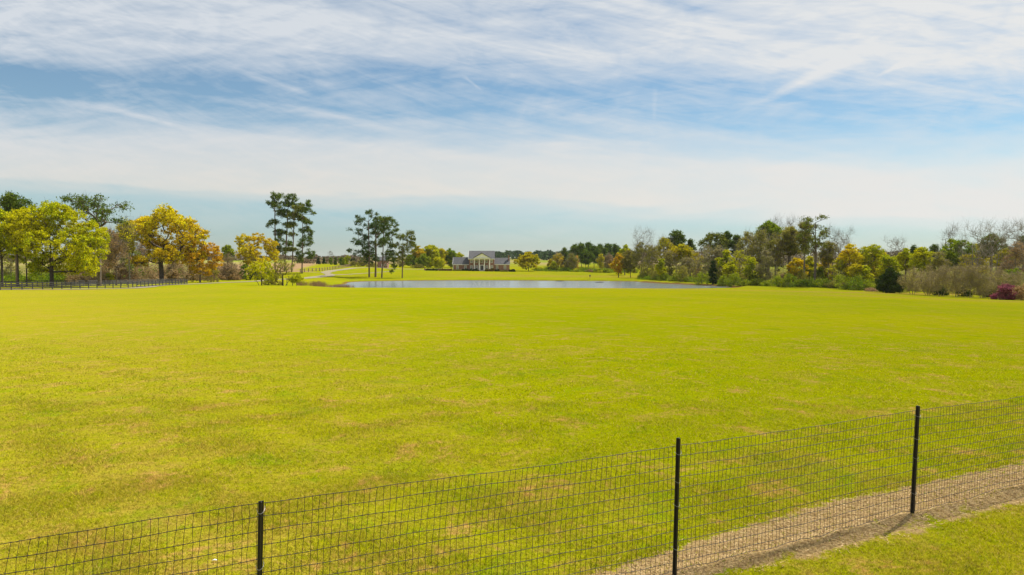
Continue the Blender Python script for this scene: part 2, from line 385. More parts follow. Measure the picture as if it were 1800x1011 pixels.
def dryness(x, y):
    u = x/np.maximum(y, 1)
    return (np.clip((-u + 0.05)/0.6, 0, 1)*np.clip((60-y)/45, 0, 1)*.34 + np.clip((12-y)/6, 0, 1)*.18
            + np.clip((-u - 0.25)/0.4, 0, 1)*np.clip((y-15)/40, 0, 1)*np.clip((150-y)/30, 0, 1)*0.3)
left = dryness(gx, gy)
wooded = np.clip((gy - np.interp(u_, [-.8,-.55,-.47,-.40,.18,.30,.42,.55,.66,.8], [165,190,235,900,900,230,212,180,150,135]))/12, 0, 1) * (gy < 700) * ((u_ > .16) | (u_ < -.40))
fareth = np.clip((gy - 430)/150, 0, 1)
def add_attr(me, name, vals):
    a = me.attributes.new(name, 'FLOAT', 'POINT'); a.data.foreach_set('value', np.asarray(vals, dtype=np.float32))

# lawn colours shared by the soil sheet and the standing blades
lg = bpy.data.node_groups.new('lawn_colour', 'ShaderNodeTree')
lg.interface.new_socket('Vector', in_out='INPUT', socket_type='NodeSocketVector')
lg.interface.new_socket('Dry', in_out='INPUT', socket_type='NodeSocketFloat')
lg.interface.new_socket('Color', in_out='OUTPUT', socket_type='NodeSocketColor')
lg.interface.new_socket('Height', in_out='OUTPUT', socket_type='NodeSocketFloat')
g = NT(lg); gi = g.node('NodeGroupInput').outputs
n_big = g.noise(gi[0], 0.035, 4, 0.6, 0.3); n_mid = g.noise(gi[0], 0.33, 5, 0.65, 0.4); n_fin = g.noise(gi[0], 2.6, 5, 0.7, 0.3); n_mic = g.noise(gi[0], 15.0, 4, 0.75)
n_mid2 = g.noise(g.node('ShaderNodeVectorMath', {0: gi[0], 1: (31., 17., 0.)}, operation='ADD').outputs[0], 0.7, 5, 0.7, 0.5)
col = g.mix(g.mr(n_big, 0.36, 0.64), (.345,.345,.001), (.282,.318,.001))
col = g.mix(g.m('MULTIPLY', g.mr(n_mid2, 0.52, 0.72), 0.55), col, (.15,.25,.004))
n_pat = g.noise(gi[0], 0.9, 7, 0.78, 0.6); n_gr = g.noise(gi[0], 6.5, 5, 0.8, 0.4)
sc_ = g.mr(g.node('ShaderNodeSeparateXYZ', {0: gi[0]}).outputs[1], 14.0, 55.0, 1.0, 0.45)
dryf = g.m('ADD', g.m('MULTIPLY', g.mr(n_mid, 0.47, 0.70), 0.35), gi[1])
dryf = g.m('MULTIPLY', dryf, g.mr(n_fin, 0.30, 0.62, 0.25, 1.25), clamp=True)
col = g.mix(dryf, col, (.38,.27,.045))
col = g.mix(g.m('MULTIPLY', g.m('MULTIPLY', g.mr(n_pat, 0.515, 0.63), g.mr(n_gr, 0.36, 0.60)), sc_), col, (.48,.30,.085))
col = g.mix(g.m('MULTIPLY', g.mr(n_gr, 0.50, 0.36), g.m('MULTIPLY', sc_, 0.55)), col, (.16,.19,.003))
col = g.mix(g.m('MULTIPLY', g.mr(n_pat, 0.44, 0.34), g.m('MULTIPLY', sc_, 0.5)), col, (.20,.31,.003))
col = g.mix(g.m('MULTIPLY', g.mr(n_fin, 0.60, 0.74), 0.4), col, (.42,.27,.07))
col = g.mix(g.mr(n_mic, 0.52, 0.36, 0.0, 0.5), col, (.13,.10,.01))
g.node('NodeGroupOutput', {0: col, 1: n_mic})

gm, q = mat('meadow_ground'); co = q.node('ShaderNodeTexCoord').outputs['Object']
def attr(q, n): return q.node('ShaderNodeAttribute', attribute_name=n).outputs['Fac']
lw = q.node('ShaderNodeGroup', {0: co, 1: attr(q, 'dry')}, node_tree=lg)
nb = q.noise(co, 3.0, 6, 0.7, 0.3); nb2 = q.noise(co, 22.0, 5, 0.8)
soil = q.mix(q.mr(nb2, 0.34, 0.64), (.17,.10,.045), (.56,.41,.20))
soil = q.mix(q.mr(nb, 0.35, 0.65, 0.0, 0.5), soil, (.40,.27,.10))
bf = q.mr(q.m('ADD', attr(q, 'bare'), q.m('MULTIPLY', q.m('SUBTRACT', nb, 0.5), 2.6)), 0.36, 0.66)
col = q.mix(bf, lw.outputs[0], soil)
sh = q.mr(q.m('ADD', attr(q, 'shore'), q.m('MULTIPLY', q.m('SUBTRACT', q.noise(co, 0.5, 4, 0.6), 0.5), 0.9)), 0.35, 0.8)
col = q.mix(sh, col, (.20,.115,.040))
col = q.mix(attr(q, 'brown'), col, q.mix(q.mr(q.noise(co, 0.12, 5, 0.7), 0.4, 0.6), (.34,.21,.11), (.43,.29,.16)))
wf = q.mix(q.mr(q.noise(co, 0.35, 5, 0.65), 0.42, 0.6), (.16,.13,.05), (.20,.23,.02))
col = q.mix(attr(q, 'wood'), col, wf)
ff = q.mix(q.mr(q.noise(q.node('ShaderNodeVectorMath', {0: co, 1: (1., .45, 1.)}, operation='MULTIPLY').outputs[0], 0.012, 3, 0.5), 0.45, 0.55), (.26,.30,.03), (.40,.30,.15))
col = q.mix(attr(q, 'farth'), col, ff)
pb = q.node('ShaderNodeBsdfDiffuse', {0: col, 1: 0.9})
bmp = q.node('ShaderNodeBump', {'Height': q.m('ADD', q.m('MULTIPLY', lw.outputs[1], 0.5), q.noise(co, 6.0, 5, 0.75)), 'Strength': 0.75, 'Distance': 0.06})
q.l.new(bmp.outputs[0], pb.inputs['Normal'])
q.node('ShaderNodeOutputMaterial', {0: pb.outputs[0]})
ground = mesh_np('ground', np.stack([gx, gy, ZZ], 1), faces, gm, smooth=True)
tag(ground, kind='structure')
add_attr(ground.data, 'bare', bare); add_attr(ground.data, 'shore', shore); add_attr(ground.data, 'brown', brownf)
add_attr(ground.data, 'dry', np.clip(band + left, 0, 1)); add_attr(ground.data, 'wood', wooded*0.85); add_attr(ground.data, 'farth', fareth)

# standing grass blades near the camera
def grass_field():
    rng = np.random.RandomState(3); Vs = []; tot = 0
    for d0, d1, dens, hgtm, wid in [(5.6, 9.5, 6500, .030, .0085), (9.5, 15, 2400, .034, .012), (15, 34, 620, .036, .020)]:
        area = 0.80*(d1*d1 - d0*d0); n = int(area*dens)
        d = np.sqrt(rng.uniform(d0*d0, d1*d1, n)); x = rng.uniform(-0.80, 0.80, n)*d
        # break the cover up in patches
        pn = 0.5 + 0.25*np.sin(x*2.3 + 2*np.sin(d*1.7)) + 0.25*np.sin(d*3.1 + 1.7*np.sin(x*1.9 + 1))
        s = -(x - FP[3].x)*fdir.y + (d - FP[3].y)*fdir.x; a = (x - FP[3].x)*fdir.x + (d - FP[3].y)*fdir.y
        br = bareness(s, a)
        keep = rng.rand(n) < (0.45 + 0.55*pn)*(1 - np.clip((d-11)/21, 0, 1))*(1 - 0.93*(br > 0.45 + 0.25*(pn-0.5)))
        x, d = x[keep], d[keep]; n = len(x); z = hgt(x, d)
        h = hgtm*rng.uniform(.4, 1.25, n)*(0.7 + 0.6*pn[keep]); an = rng.uniform(0, 6.283, n); w_ = wid*rng.uniform(.6, 1.3, n)*.5
        ln = h*rng.uniform(.3, 1.9, n); la = rng.uniform(0, 6.283, n)
        c, s2 = np.cos(an)*w_, np.sin(an)*w_
        v = np.stack([np.stack([x-c, d-s2, z-.004], 1), np.stack([x+c, d+s2, z-.004], 1), np.stack([x+ln*np.cos(la), d+ln*np.sin(la), z+h], 1)], 1)
        Vs.append(v.reshape(-1, 3)); tot += n
    Vv = np.concatenate(Vs, 0); return Vv, np.arange(len(Vv)).reshape(-1, 3)
bm_, q = mat('grass_blades'); co = q.node('ShaderNodeTexCoord').outputs['Object']
lw = q.node('ShaderNodeGroup', {0: co, 1: attr(q, 'dry')}, node_tree=lg)
rnd = q.node('ShaderNodeNewGeometry').outputs['Random Per Island']
col = q.node('ShaderNodeHueSaturation', {'Color': lw.outputs[0], 'Value': q.mr(q.m('FRACT', q.m('MULTIPLY', rnd, 91.3)), 0, 1, 0.62, 1.75, False)}).outputs[0]
col = q.mix(q.mr(rnd, 0.80, 0.95, 0, 0.8), col, (.58,.42,.12))
col = q.mix(q.mr(rnd, 0.22, 0.0, 0, 0.6), col, (.16,.30,.004))
d_ = q.node('ShaderNodeBsdfDiffuse', {0: col}).outputs[0]; t_ = q.node('ShaderNodeBsdfTranslucent', {0: col}).outputs[0]
q.node('ShaderNodeOutputMaterial', {0: q.node('ShaderNodeMixShader', {0: 0.4, 1: d_, 2: t_}).outputs[0]})
gv, gf = grass_field()
go = mesh_np('grass', gv, gf, bm_)
add_attr(go.data, 'dry', dryness(gv[:, 0], gv[:, 1]))
tag(go, 'short yellow green lawn grass in front of and behind the wire fence', 'grass', kind='stuff')

# dead straw lying on the bare strip
def straw():
    rng = np.random.RandomState(8); n = 42000
    a = rng.uniform(-5.5, 7.5, n); c = rng.uniform(-.9, 1.5, n); keep = rng.rand(n) < bareness(c, a)**1.3*.9; a, c = a[keep], c[keep]; n = len(a)
    x = FP[3].x + a*fdir.x - c*fdir.y; y = FP[3].y + a*fdir.y + c*fdir.x; z = hgt(x, y); an = rng.uniform(0, 6.283, n); L = rng.uniform(.02, .07, n); w_ = rng.uniform(.002, .005, n)
    dx, dy = np.cos(an)*L, np.sin(an)*L; px_, py_ = -np.sin(an)*w_, np.cos(an)*w_; h0, h1 = rng.uniform(.001, .012, n), rng.uniform(.002, .03, n)
    v = np.stack([np.stack([x-px_, y-py_, z+h0], 1), np.stack([x+px_, y+py_, z+h0+.002], 1), np.stack([x+dx, y+dy, z+h1], 1)], 1).reshape(-1, 3)
    return v, np.arange(len(v)).reshape(-1, 3)
sm_, q = mat('straw'); rnd = q.node('ShaderNodeNewGeometry').outputs['Random Per Island']
q.node('ShaderNodeOutputMaterial', {0: q.node('ShaderNodeBsdfDiffuse', {0: q.ramp(rnd, [(0, (.14,.08,.04)), (.4, (.42,.28,.13)), (.8, (.52,.37,.18)), (1, (.60,.46,.25))])}).outputs[0]})
v, f = straw(); tag(mesh_np('straw', v, f, sm_), 'dead straw littering the bare soil strip along the wire fence', 'straw', kind='stuff')

# pond
wm, q = mat('pond_water'); co = q.node('ShaderNodeTexCoord').outputs['Object']
b = q.node('ShaderNodeBsdfPrincipled', {'Base Color': (.13,.15,.145,1), 'Roughness': 0.2, 'IOR': 1.33})
nz = q.noise(q.node('ShaderNodeVectorMath', {0: co, 1: (1.0, 1.6, 1.)}, operation='MULTIPLY').outputs[0], 1.3, 5, 0.6)
q.l.new(q.node('ShaderNodeBump', {'Height': nz, 'Strength': 0.3, 'Distance': 0.04}).outputs[0], b.inputs['Normal'])
q.node('ShaderNodeOutputMaterial', {0: b.outputs[0]})
wp = MB(); cx, cy = PA.mean(0)
wp.v = [(cx + (x-cx)*1.03, cy + (y-cy)*1.03, ZW) for x, y in POND]; wp.f = [tuple(reversed(range(len(POND))))]
tag(wp.build('pond_water', wm), kind='structure')

# gravel lanes
rm = simple('gravel', (.175,.15,.085), (.25,.215,.135), 1.2, 0.95, bump=0.3)
def ribbon(name, pts, wid, mt, lift=0.05):
    P_ = [Vector((x, y, 0)) for x, y in pts]; D = []
    for i in range(len(P_)-1):
        a, b_, c, e = P_[max(i-1, 0)], P_[i], P_[i+1], P_[min(i+2, len(P_)-1)]
        n = max(3, int((c-b_).length/1.2))
        for k in range(n):
            t = k/n; D.append(0.5*((2*b_) + (c-a)*t + (2*a-5*b_+4*c-e)*t*t + (3*b_-a-3*c+e)*t**3))
    D.append(P_[-1]); v = []; m = 5
    for i, p in enumerate(D):
        t = (D[min(i+1, len(D)-1)] - D[max(i-1, 0)]).normalized(); nn = Vector((-t.y, t.x, 0))
        for k in range(m): qp = p + nn*wid*(k/(m-1)-.5)*(1 + .08*math.sin(i*.7)); v.append((qp.x, qp.y))
    v = np.array(v); z = hgt(v[:, 0], v[:, 1]) + lift
    f = [(i*m+k, i*m+k+1, (i+1)*m+k+1, (i+1)*m+k) for i in range(len(D)-1) for k in range(m-1)]
    return mesh_np(name, np.column_stack([v, z]), f, mt, smooth=True)
G = ground_pt
lane = [(-134,112),(-112,118),G(60,509.6),G(150,508.7),G(235,507),(-87,168),(-86,184),(-86,203),(-84,221),(-83,236),G(500,491.5),G(535,489.6),G(563,487),G(580,484.8),G(577,482),G(572,479.5),G(585,476.5),G(603,474.2),G(625,471.6),G(650,470.8),(-72,368),G(700,472.8),G(750,474.2),G(775,474.8)]
tag(ribbon('gravel_road', lane, 4.0, rm, 0.07), kind='structure')
tag(ribbon('gravel_path', [G(588,483.6),G(615,482.4),G(640,480.8),G(668,478.8),G(695,476.6)], 1.8, rm, 0.05), kind='structure')
#==PART2==
# ------------------------------------------------------------------ trees
def sample_lumps(lumps, n, rng, shell=0.35):
    """points in a union of ellipsoids (cx, cz, rx, rz[, cy]) , metres, biased outward"""
    vol = np.array([l[2]*l[2]*l[3] for l in lumps])**0.55; k = rng.choice(len(lumps), n, p=vol/vol.sum())
    L = np.array([tuple(l[:4]) + ((l[4] if len(l) > 4 else 0.0),) for l in lumps])[k]
    v = rng.normal(size=(n, 3)); v /= np.linalg.norm(v, axis=1, keepdims=True)
    r = (shell + (1-shell)*rng.rand(n)**0.6)[:, None]
    return np.stack([L[:, 0], L[:, 4], L[:, 1]], 1) + v*r*np.stack([L[:, 2], L[:, 2], L[:, 3]], 1)
def grow_tree(H, lumps, rng, n_t=60, trunk_r=0.35, trunks=((0, 0),), trunk_top=0.75, lean=0.0, kink=0.06, base_split=0.0):
    """trunk nodes, then every target point joins the nearest limb; radii by the pipe rule"""
    pts = []; par = []; tn = []
    for (tx, ty) in trunks:
        k0 = len(pts); n = 9
        for i in range(n):
            t = i/(n-1); sp_ = base_split*t
            pts.append(np.array([tx*(1+sp_) + lean*H*t + kink*math.sin(t*5 + tx*7)*t, ty*(1+sp_) + kink*math.cos(t*4 + tx)*t, H*trunk_top*t - (0.3 if i == 0 else 0)]))
            par.append(k0 + i - 1 if i else -1); tn.append(len(pts)-1)
    tg = sample_lumps(lumps, n_t, rng)
    tcen = np.array([pts[0][0], 0, H*trunk_top*0.5])
    order = np.argsort(np.linalg.norm((tg - tcen)*np.array([1, 1, .6]), axis=1))
    pl = {i: i*0.1 for i in range(len(pts))}
    A = list(pts)
    for ti in order:
        t = tg[ti]; arr = np.array(A); dv = t - arr; dist = np.linalg.norm(dv, axis=1)
        pen = np.where(dv[:, 2] < 0.15*dist, (0.15*dist - dv[:, 2])*1.2, 0)
        low = np.where(arr[:, 2] < H*0.12, 50.0, 0)
        j = int(np.argmin(dist + pen + low)); L = dist[j]; n = max(1, int(L/(H*0.07)))
        prev = j; a = arr[j]
        for k in range(1, n+1):
            f = k/n; p = a + (t-a)*f; p = p + np.array([0, 0, 1])*L*0.12*math.sin(math.pi*f)*(-1 if t[2] < a[2] else -.5) + rng.normal(size=3)*L*0.025*(f < 1)
            A.append(p); par.append(prev); prev = len(A)-1
    N = len(A); cnt = np.zeros(N); tips = []
    ch = np.zeros(N, int)
    for i in range(N):
        if par[i] >= 0: ch[par[i]] += 1
    for i in range(N-1, -1, -1):
        if ch[i] == 0: cnt[i] += 1; tips.append(i)
        if par[i] >= 0: cnt[par[i]] += cnt[i]
    mx_ = cnt.max(); rad = trunk_r*(cnt/mx_)**0.5
    A = np.array(A); S = []
    for i in range(N):
        if par[i] >= 0:
            j = par[i]; zf = 1.25 if A[j][2] < 0.2 else 1
            S.append([*A[j], *A[i], min(rad[j], rad[i]*1.35 + .01)*zf if j not in (0,) else rad[j]*1.2, rad[i]])
    return np.array(S), A[tips], A, rad
def twigs(tips, rng, n, length, r, up=0.5, spread=1.0):
    K = len(tips)*n; p0 = np.repeat(tips, n, 0) + rng.normal(size=(K, 3))*length*0.15
    d = rng.normal(size=(K, 3))*spread; d[:, 2] += up; d /= np.linalg.norm(d, axis=1, keepdims=True)
    Lh = length*rng.uniform(.4, 1.2, K)[:, None]; p1 = p0 + d*Lh
    d2 = d + rng.normal(size=(K, 3))*0.35; p2 = p1 + d2*Lh*0.6
    o = np.ones((K, 1))
    return np.concatenate([np.concatenate([p0, p1, o*r, o*r*.7], 1), np.concatenate([p1, p2, o*r*.7, o*r*.3], 1)], 0)
def auto_lumps(H, W, cb, shape, rng):
    """uneven set of lobes filling an outline; cb = crown base as a fraction of H"""
    c0, c1 = cb*H, H; ch = c1 - c0; out = []
    prof = {'round': lambda t: math.sin(math.pi*min(1, .12+t*.88))**.6, 'oval': lambda t: math.sin(math.pi*(.08+t*.86))**.8,
            'vase': lambda t: .45+.6*math.sin(math.pi*(.15+.62*t)) , 'cone': lambda t: 1.05-t*.98, 'column': lambda t: (1-t**3)*.95+.05,
            'dome': lambda t: math.cos(t*1.45)**.55, 'top': lambda t: .4+.6*t if t < .6 else 1.0-.6*(t-.6)}[shape]
    n = 11 if W > 6 else 7
    for i in range(n):
        t = (i + rng.uniform(.2, .8))/n; rr = prof(t)*W*0.5; lr = W*rng.uniform(.12, .26)*(0.5 + .6*prof(t)); rr *= rng.uniform(.72, 1.12); a = rng.uniform(0, 6.283) if i % 2 else i*2.4
        off = max(0, rr - lr); out.append((off*math.cos(a), c0 + ch*t*.86*rng.uniform(.9, 1.08) + lr*.1, lr, min(lr*.8, ch*.3)*rng.uniform(.7, 1.1), off*math.sin(a)))
        out.append((-off*math.cos(a+.6), c0 + ch*min(1, t+.06)*.86 + lr*.1, lr*.9, min(lr*.75, ch*.28), -off*math.sin(a+.6)))
    top = max(z+rz for _, z, _, rz, _ in out); k = H/top
    return [(x, z*k, r_, rz*k, y) for x, z, r_, rz, y in out]
KIND = {  # targets, leaves per cluster, cluster radius (m), flatten, leaf size, aspect, twigs/tip, twig len, twig r, bark, trunk r factor, extra clusters
 'leafy':  dict(n=120, lv=84, cr=.62, fl=.7, ls=.32, asp=.62, tw=2, tl=.9, tr=.025, bark=BARK, trf=.017, top=.7, fill=150),
 'sparse': dict(n=160, lv=30, cr=.72, fl=.8, ls=.29, asp=.55, tw=9, tl=1.5, tr=.024, bark=BARKG, trf=.012, top=.72, fill=60),
 'bare':   dict(n=170, lv=0, cr=.8, fl=.8, ls=.2, asp=.5, tw=8, tl=1.4, tr=.014, bark=BARKT, trf=.010, top=.6, fill=0),
 'pine':   dict(n=110, lv=62, cr=.82, fl=.8, ls=.46, asp=.40, tw=2, tl=.8, tr=.025, bark=BARKP, trf=.0125, top=.93, fill=50),
 'shrub':  dict(n=60, lv=46, cr=.6, fl=.9, ls=.26, asp=.6, tw=4, tl=.7, tr=.014, bark=BARK, trf=.015, top=.4, fill=70),
 'dense':  dict(n=110, lv=70, cr=.5, fl=.9, ls=.26, asp=.5, tw=0, tl=.5, tr=.02, bark=BARKD, trf=.03, top=.85, fill=200),
 'crape':  dict(n=150, lv=7, cr=.7, fl=.9, ls=.16, asp=.5, tw=16, tl=1.0, tr=.013, bark=BARKB, trf=.013, top=.35, fill=150),
}
def tree(name, kind, color, px, base, top, wpx, d, label, cat='tree', shape='round', cb=0.3, lumps=None, seed=None, group=None, trunks=((0, 0),),
         lean=0.0, dens=1.0, cx=0.0, split=0.0, bark=None, trad=1.0, nf=1.0, top_f=None, kink=.12, csc=1.0):
    """px: trunk foot; base/top: picture rows of foot and crown top (base None = on the land); wpx crown width; cx: crown offset (px)"""
    K = KIND[kind]; rng = np.random.RandomState(seed if seed is not None else int(px*7 + top*3) % 99991)
    mpp = d/F
    if base is None: x = P(px, 500, d).x; z = gz(x, d)
    else: x = P(px, base, d).x; z = gz(x, d)
    ztop = P(px, top, d).z; H = ztop - z; W = wpx*mpp
    if lumps is None: L = [(a + cx*mpp, b, c, e, f) for a, b, c, e, f in auto_lumps(H, W, cb, shape, rng)]
    else:   # picture rows/cols of lobes around this tree
        L = []
        for i, (lx, ly, rx, rz) in enumerate(lumps):
            L.append(((lx-px)*mpp, (P(px, ly, d).z - z), rx*mpp, rz*mpp, W*0.22*math.sin(i*2.4 + px)))
    size = max(.55, min(1.6, (H/14)))*csc
    n_t = int(K['n']*nf*(1 if W > 5 else .6))
    S, tips, nodes, rad = grow_tree(H, L, rng, n_t, max(.05, K['trf']*H*trad), trunks, top_f or K['top'], lean, kink*size, split)
    root = empty(name, (x, d, z))
    tag(root, label, cat, group)
    # large wood / fine wood
    tr_seg = S[S[:, 6] > 0.045*size] if len(S) else S
    v, f = segs_mesh(tr_seg if len(tr_seg) > 4 else S, 6); mesh_np('trunk', v, f, bark or K['bark'], root, smooth=True)
    cl = []
    fine = [S[S[:, 6] <= 0.045*size]]
    if K['tw']: fine.append(twigs(tips, rng, K['tw'], K['tl']*size, K['tr']*(0.8 + .25*mpp/.15), 1.5 if kind == 'bare' else .8 if kind != 'crape' else 1.1))
    fine = np.concatenate(fine, 0)
    vs, fs, nv = [], [], 0
    me_parent = root
    if K['lv']:
        cr = K['cr']*size; nl = int(K['lv']*dens)
        extra = nodes[(rad < .3*rad.max()) & (nodes[:, 2] > .3*H)]; extra = extra[rng.rand(len(extra)) < (.35 if kind in ('leafy', 'dense', 'shrub') else .0 if kind == 'pine' else .15)]
        cc = np.concatenate([tips, extra], 0) if len(extra) else tips
        if K['fill']:
            nf_ = int(K['fill']*nf); fc = sample_lumps(L, nf_, rng, .2)
            if kind == 'pine': fc = fc[fc[:, 2] > (lumps is None)*H*cb]
            cc = np.concatenate([cc, fc], 0)
        cen = np.repeat(cc, nl, 0); o = rng.normal(size=cen.shape)*.5; o *= np.array([1, 1, K['fl']])*cr*np.repeat(rng.uniform(.6, 1.35, len(cc)), nl)[:, None]
        cen = cen + o; cen[:, 2] = np.maximum(cen[:, 2], .05)
        v, f = leaf_quads(cen, K['ls']*(.8 + .35*mpp/.15)*min(1.25, max(.75, size)), rng, K['asp'])
        crown = mesh_np('crown', v, f, LM[color], root)
        if len(fine):
            v2, f2 = segs_mesh(fine, 3); bpy.data.meshes.remove(crown.data)
            crown = mesh_np('crown', np.concatenate([v, v2]), np.concatenate([f, f2 + len(v)]), LM[color], root)
            crown.data.materials.append(bark or K['bark']); mi = np.zeros(len(f) + len(f2), np.int32); mi[len(f):] = 1
            crown.data.polygons.foreach_set('material_index', mi)
    else:
        v, f = segs_mesh(fine, 3); mesh_np('crown', v, f, bark or K['bark'], root)
    return root
PX = 'pine_tree'
# --- left group behind the board fence
tree(PX,'pine','pine',30,None,343,62,172,'dark pine whose top shows above the lime trees at the far left',shape='top',cb=.66,dens=1.2)
tree('broadleaf_tree','leafy','lime',4,None,368,56,150,'lime green tree cut by the left edge of the picture',shape='round',cb=.38,dens=.8,bark=BARKD,trad=.8)
tree('broadleaf_tree','leafy','lime',32,None,376,46,143,'slender lime tree with straight dark trunk left of the big round lime tree',shape='oval',cb=.45,dens=.7,bark=BARKD,trad=.65,cx=-2)
tree('broadleaf_tree','leafy','lime',47,None,382,40,150,'thin forked lime tree touching the left side of the big round lime tree',shape='oval',cb=.4,dens=.7,bark=BARKD,trad=.55,cx=2)
tree('broadleaf_tree','leafy','lime',91,None,354,148,147,'big round lime green tree behind the left board fence',cat='tree',cb=.15,nf=4.6,dens=.72,bark=BARKD,trad=1.25,csc=.8,
     lumps=[(85,374,40,20),(120,375,30,18),(130,412,40,26),(80,410,40,26),(52,400,26,24),(118,392,34,27),(100,425,50,34),(140,432,34,34),(60,440,30,30),(152,455,22,24),(105,462,46,22),(75,395,34,28),(66,468,22,18),(142,472,22,14),(166,440,10,26)])
tree(PX,'pine','pine',175,None,343,112,160,'broad pine with flat spreading top between the lime tree and the amber oak',nf=1.9,dens=.34,csc=.7,bark=BARK,trad=1.5,top_f=.74,
     lumps=[(150,353,22,8),(128,358,12,7),(175,362,22,10),(145,370,18,10),(210,362,17,6),(200,375,18,8),(168,385,12,7),(214,388,9,6),(186,392,14,7),(150,390,14,10),(190,352,12,5)])
tree('broadleaf_tree','sparse','yellow',228,None,386,40,190,'thin yellow tree leaning on the left of the amber oak',shape='oval',cb=.5,dens=1.3,cx=-4)
tree('broadleaf_tree','sparse','rust',205,None,410,52,168,'low brownish half bare tree right of the pine trunk',shape='round',cb=.3,dens=.9,bark=BARK)
tree('oak_tree','leafy','gold',284,None,362,150,200,'large amber and yellow oak with spreading dark limbs',nf=4.4,dens=.55,bark=BARKD,trad=1.6,top_f=.34,csc=.75,
     lumps=[(283,376,13,12),(298,384,20,16),(266,396,20,14),(262,425,22,14),(310,378,20,14),(248,392,22,14),(228,405,16,14),(262,410,26,20),(300,400,28,24),(340,395,20,14),(352,412,14,12),(325,425,28,20),(235,432,20,14),(272,440,26,18),(300,448,28,16),(255,458,20,10),(335,450,16,12)])
tree('broadleaf_tree','leafy','orange',352,None,420,62,205,'orange leaved tree at the right foot of the amber oak',nf=1.5,dens=.8,csc=.8,
     lumps=[(348,432,18,10),(366,440,18,13),(345,455,20,14),(372,462,14,14),(355,475,20,12),(335,445,14,12),(378,450,8,12)])
tree('shrub','shrub','olive',372,None,462,40,212,'olive bush under the orange tree',cat='bush',shape='dome',cb=.0,dens=1.2)
tree('shrub','shrub','rust',340,None,468,40,214,'brown thicket right of the oak trunk',cat='bush',shape='dome',cb=.0)
tree('shrub','shrub','rust',306,None,474,34,218,'low brown scrub just behind the oak trunk',cat='bush',shape='dome',cb=.0)
tree('shrub','shrub','green',240,None,470,44,214,'dark green undergrowth left of the oak trunk',cat='bush',shape='dome',cb=.0)
tree('shrub','shrub','rust',212,None,462,42,200,'brown undergrowth beneath the half bare tree',cat='bush',shape='dome',cb=.0)
tree('shrub','shrub','rust',140,None,468,52,182,'brown twiggy bush beneath the right side of the lime tree',cat='bush',shape='dome',cb=.0,dens=.8)
tree('shrub','shrub','green',62,None,466,40,176,'green bush between the thin trunks and the big lime tree',cat='bush',shape='dome',cb=.0)
tree('shrub','shrub','green',112,None,476,44,190,'green bush behind the trunk of the big lime tree',cat='bush',shape='dome',cb=.0)
tree('shrub','shrub','lime',190,None,480,34,196,'small bright bush between the pine trunk and brown scrub',cat='bush',shape='dome',cb=.0)
tree('broadleaf_tree','sparse','rust',192,None,404,40,206,'reddish half bare tree showing beside the upper pine trunk',shape='round',cb=.25,dens=.8)
tree('broadleaf_tree','sparse','green',232,None,436,46,210,'greenish low tree left of the oak limbs',shape='round',cb=.2,dens=1.0)
tree('broadleaf_tree','sparse','rust',246,None,418,48,236,'brown half bare tree behind the left side of the oak',shape='round',cb=.15,dens=1.3)
tree('broadleaf_tree','sparse','rust',316,None,420,52,240,'brown half bare tree behind the right side of the oak',shape='round',cb=.1,dens=1.3)
tree('broadleaf_tree','sparse','olive',138,None,420,50,196,'olive half bare tree behind the right side of the big lime tree',shape='round',cb=.1,dens=1.2)
tree('broadleaf_tree','sparse','olive',20,None,415,60,190,'olive tree behind the thin trunks at the far left',shape='round',cb=.1,dens=1.3)
tree('broadleaf_tree','bare','grey',262,None,410,44,225,'bare tree seen through the left limbs of the oak',shape='vase',cb=.3)
tree('broadleaf_tree','sparse','rust',160,None,410,40,196,'thin brown tree behind the pine trunk',shape='oval',cb=.3)
tree('broadleaf_tree','leafy','green',401,None,431,26,290,'small green treetop rising behind the grey brown thicket',shape='round',cb=.45)
tree('shrub','crape','rust',402,None,446,44,238,'grey brown thicket between the orange tree and the gold tree',cat='bush',shape='dome',cb=.0,dens=4,nf=1.6)
tree('shrub','shrub','rust',408,None,470,30,232,'rust coloured low bush at the foot of the grey thicket',cat='bush',shape='dome',cb=.0,dens=1.2)
tree('broadleaf_tree','leafy','gold',450,None,409,74,248,'gold and amber rounded tree left of the tall pines',nf=1.7,dens=.8,csc=.8,cb=.12,
     lumps=[(432,422,13,10),(455,420,16,10),(472,432,14,13),(445,440,24,14),(475,450,12,14),(430,444,12,14),(455,460,24,14)])
tree('shrub','shrub','green',432,None,463,34,240,'dark green bush under the left side of the gold tree',cat='bush',shape='dome',cb=.0,dens=1.4)
tree('shrub','dense','cedar',448,None,468,30,236,'very dark evergreen bush under the gold tree',cat='bush',shape='dome',cb=.0,nf=.6)
tree('small_tree','shrub','lime',460,None,456,64,168,'small bright lime tree with forked trunk at the field edge',cat='tree',shape='vase',cb=.22,dens=1.1,nf=1.6,trunks=((0,0),(-.7,.2)),split=2.2,bark=BARKD,trad=1.6)
tree('small_tree','shrub','olive',497,None,455,46,171,'twisted dark stemmed small tree with few leaves at the field edge',cat='tree',shape='vase',cb=.3,dens=.45,nf=1.3,trunks=((0,0),(.6,.1)),split=3.5,bark=BARKD,trad=2.0)
tree('shrub','shrub','lime',521,None,480,38,178,'loose lime sprays right of the twisted small tree',cat='bush',shape='round',cb=.3,dens=.9)
tree('shrub','shrub','olive',480,None,482,34,180,'olive bush between the two small trees at the field edge',cat='bush',shape='dome',cb=.0,dens=1.2)
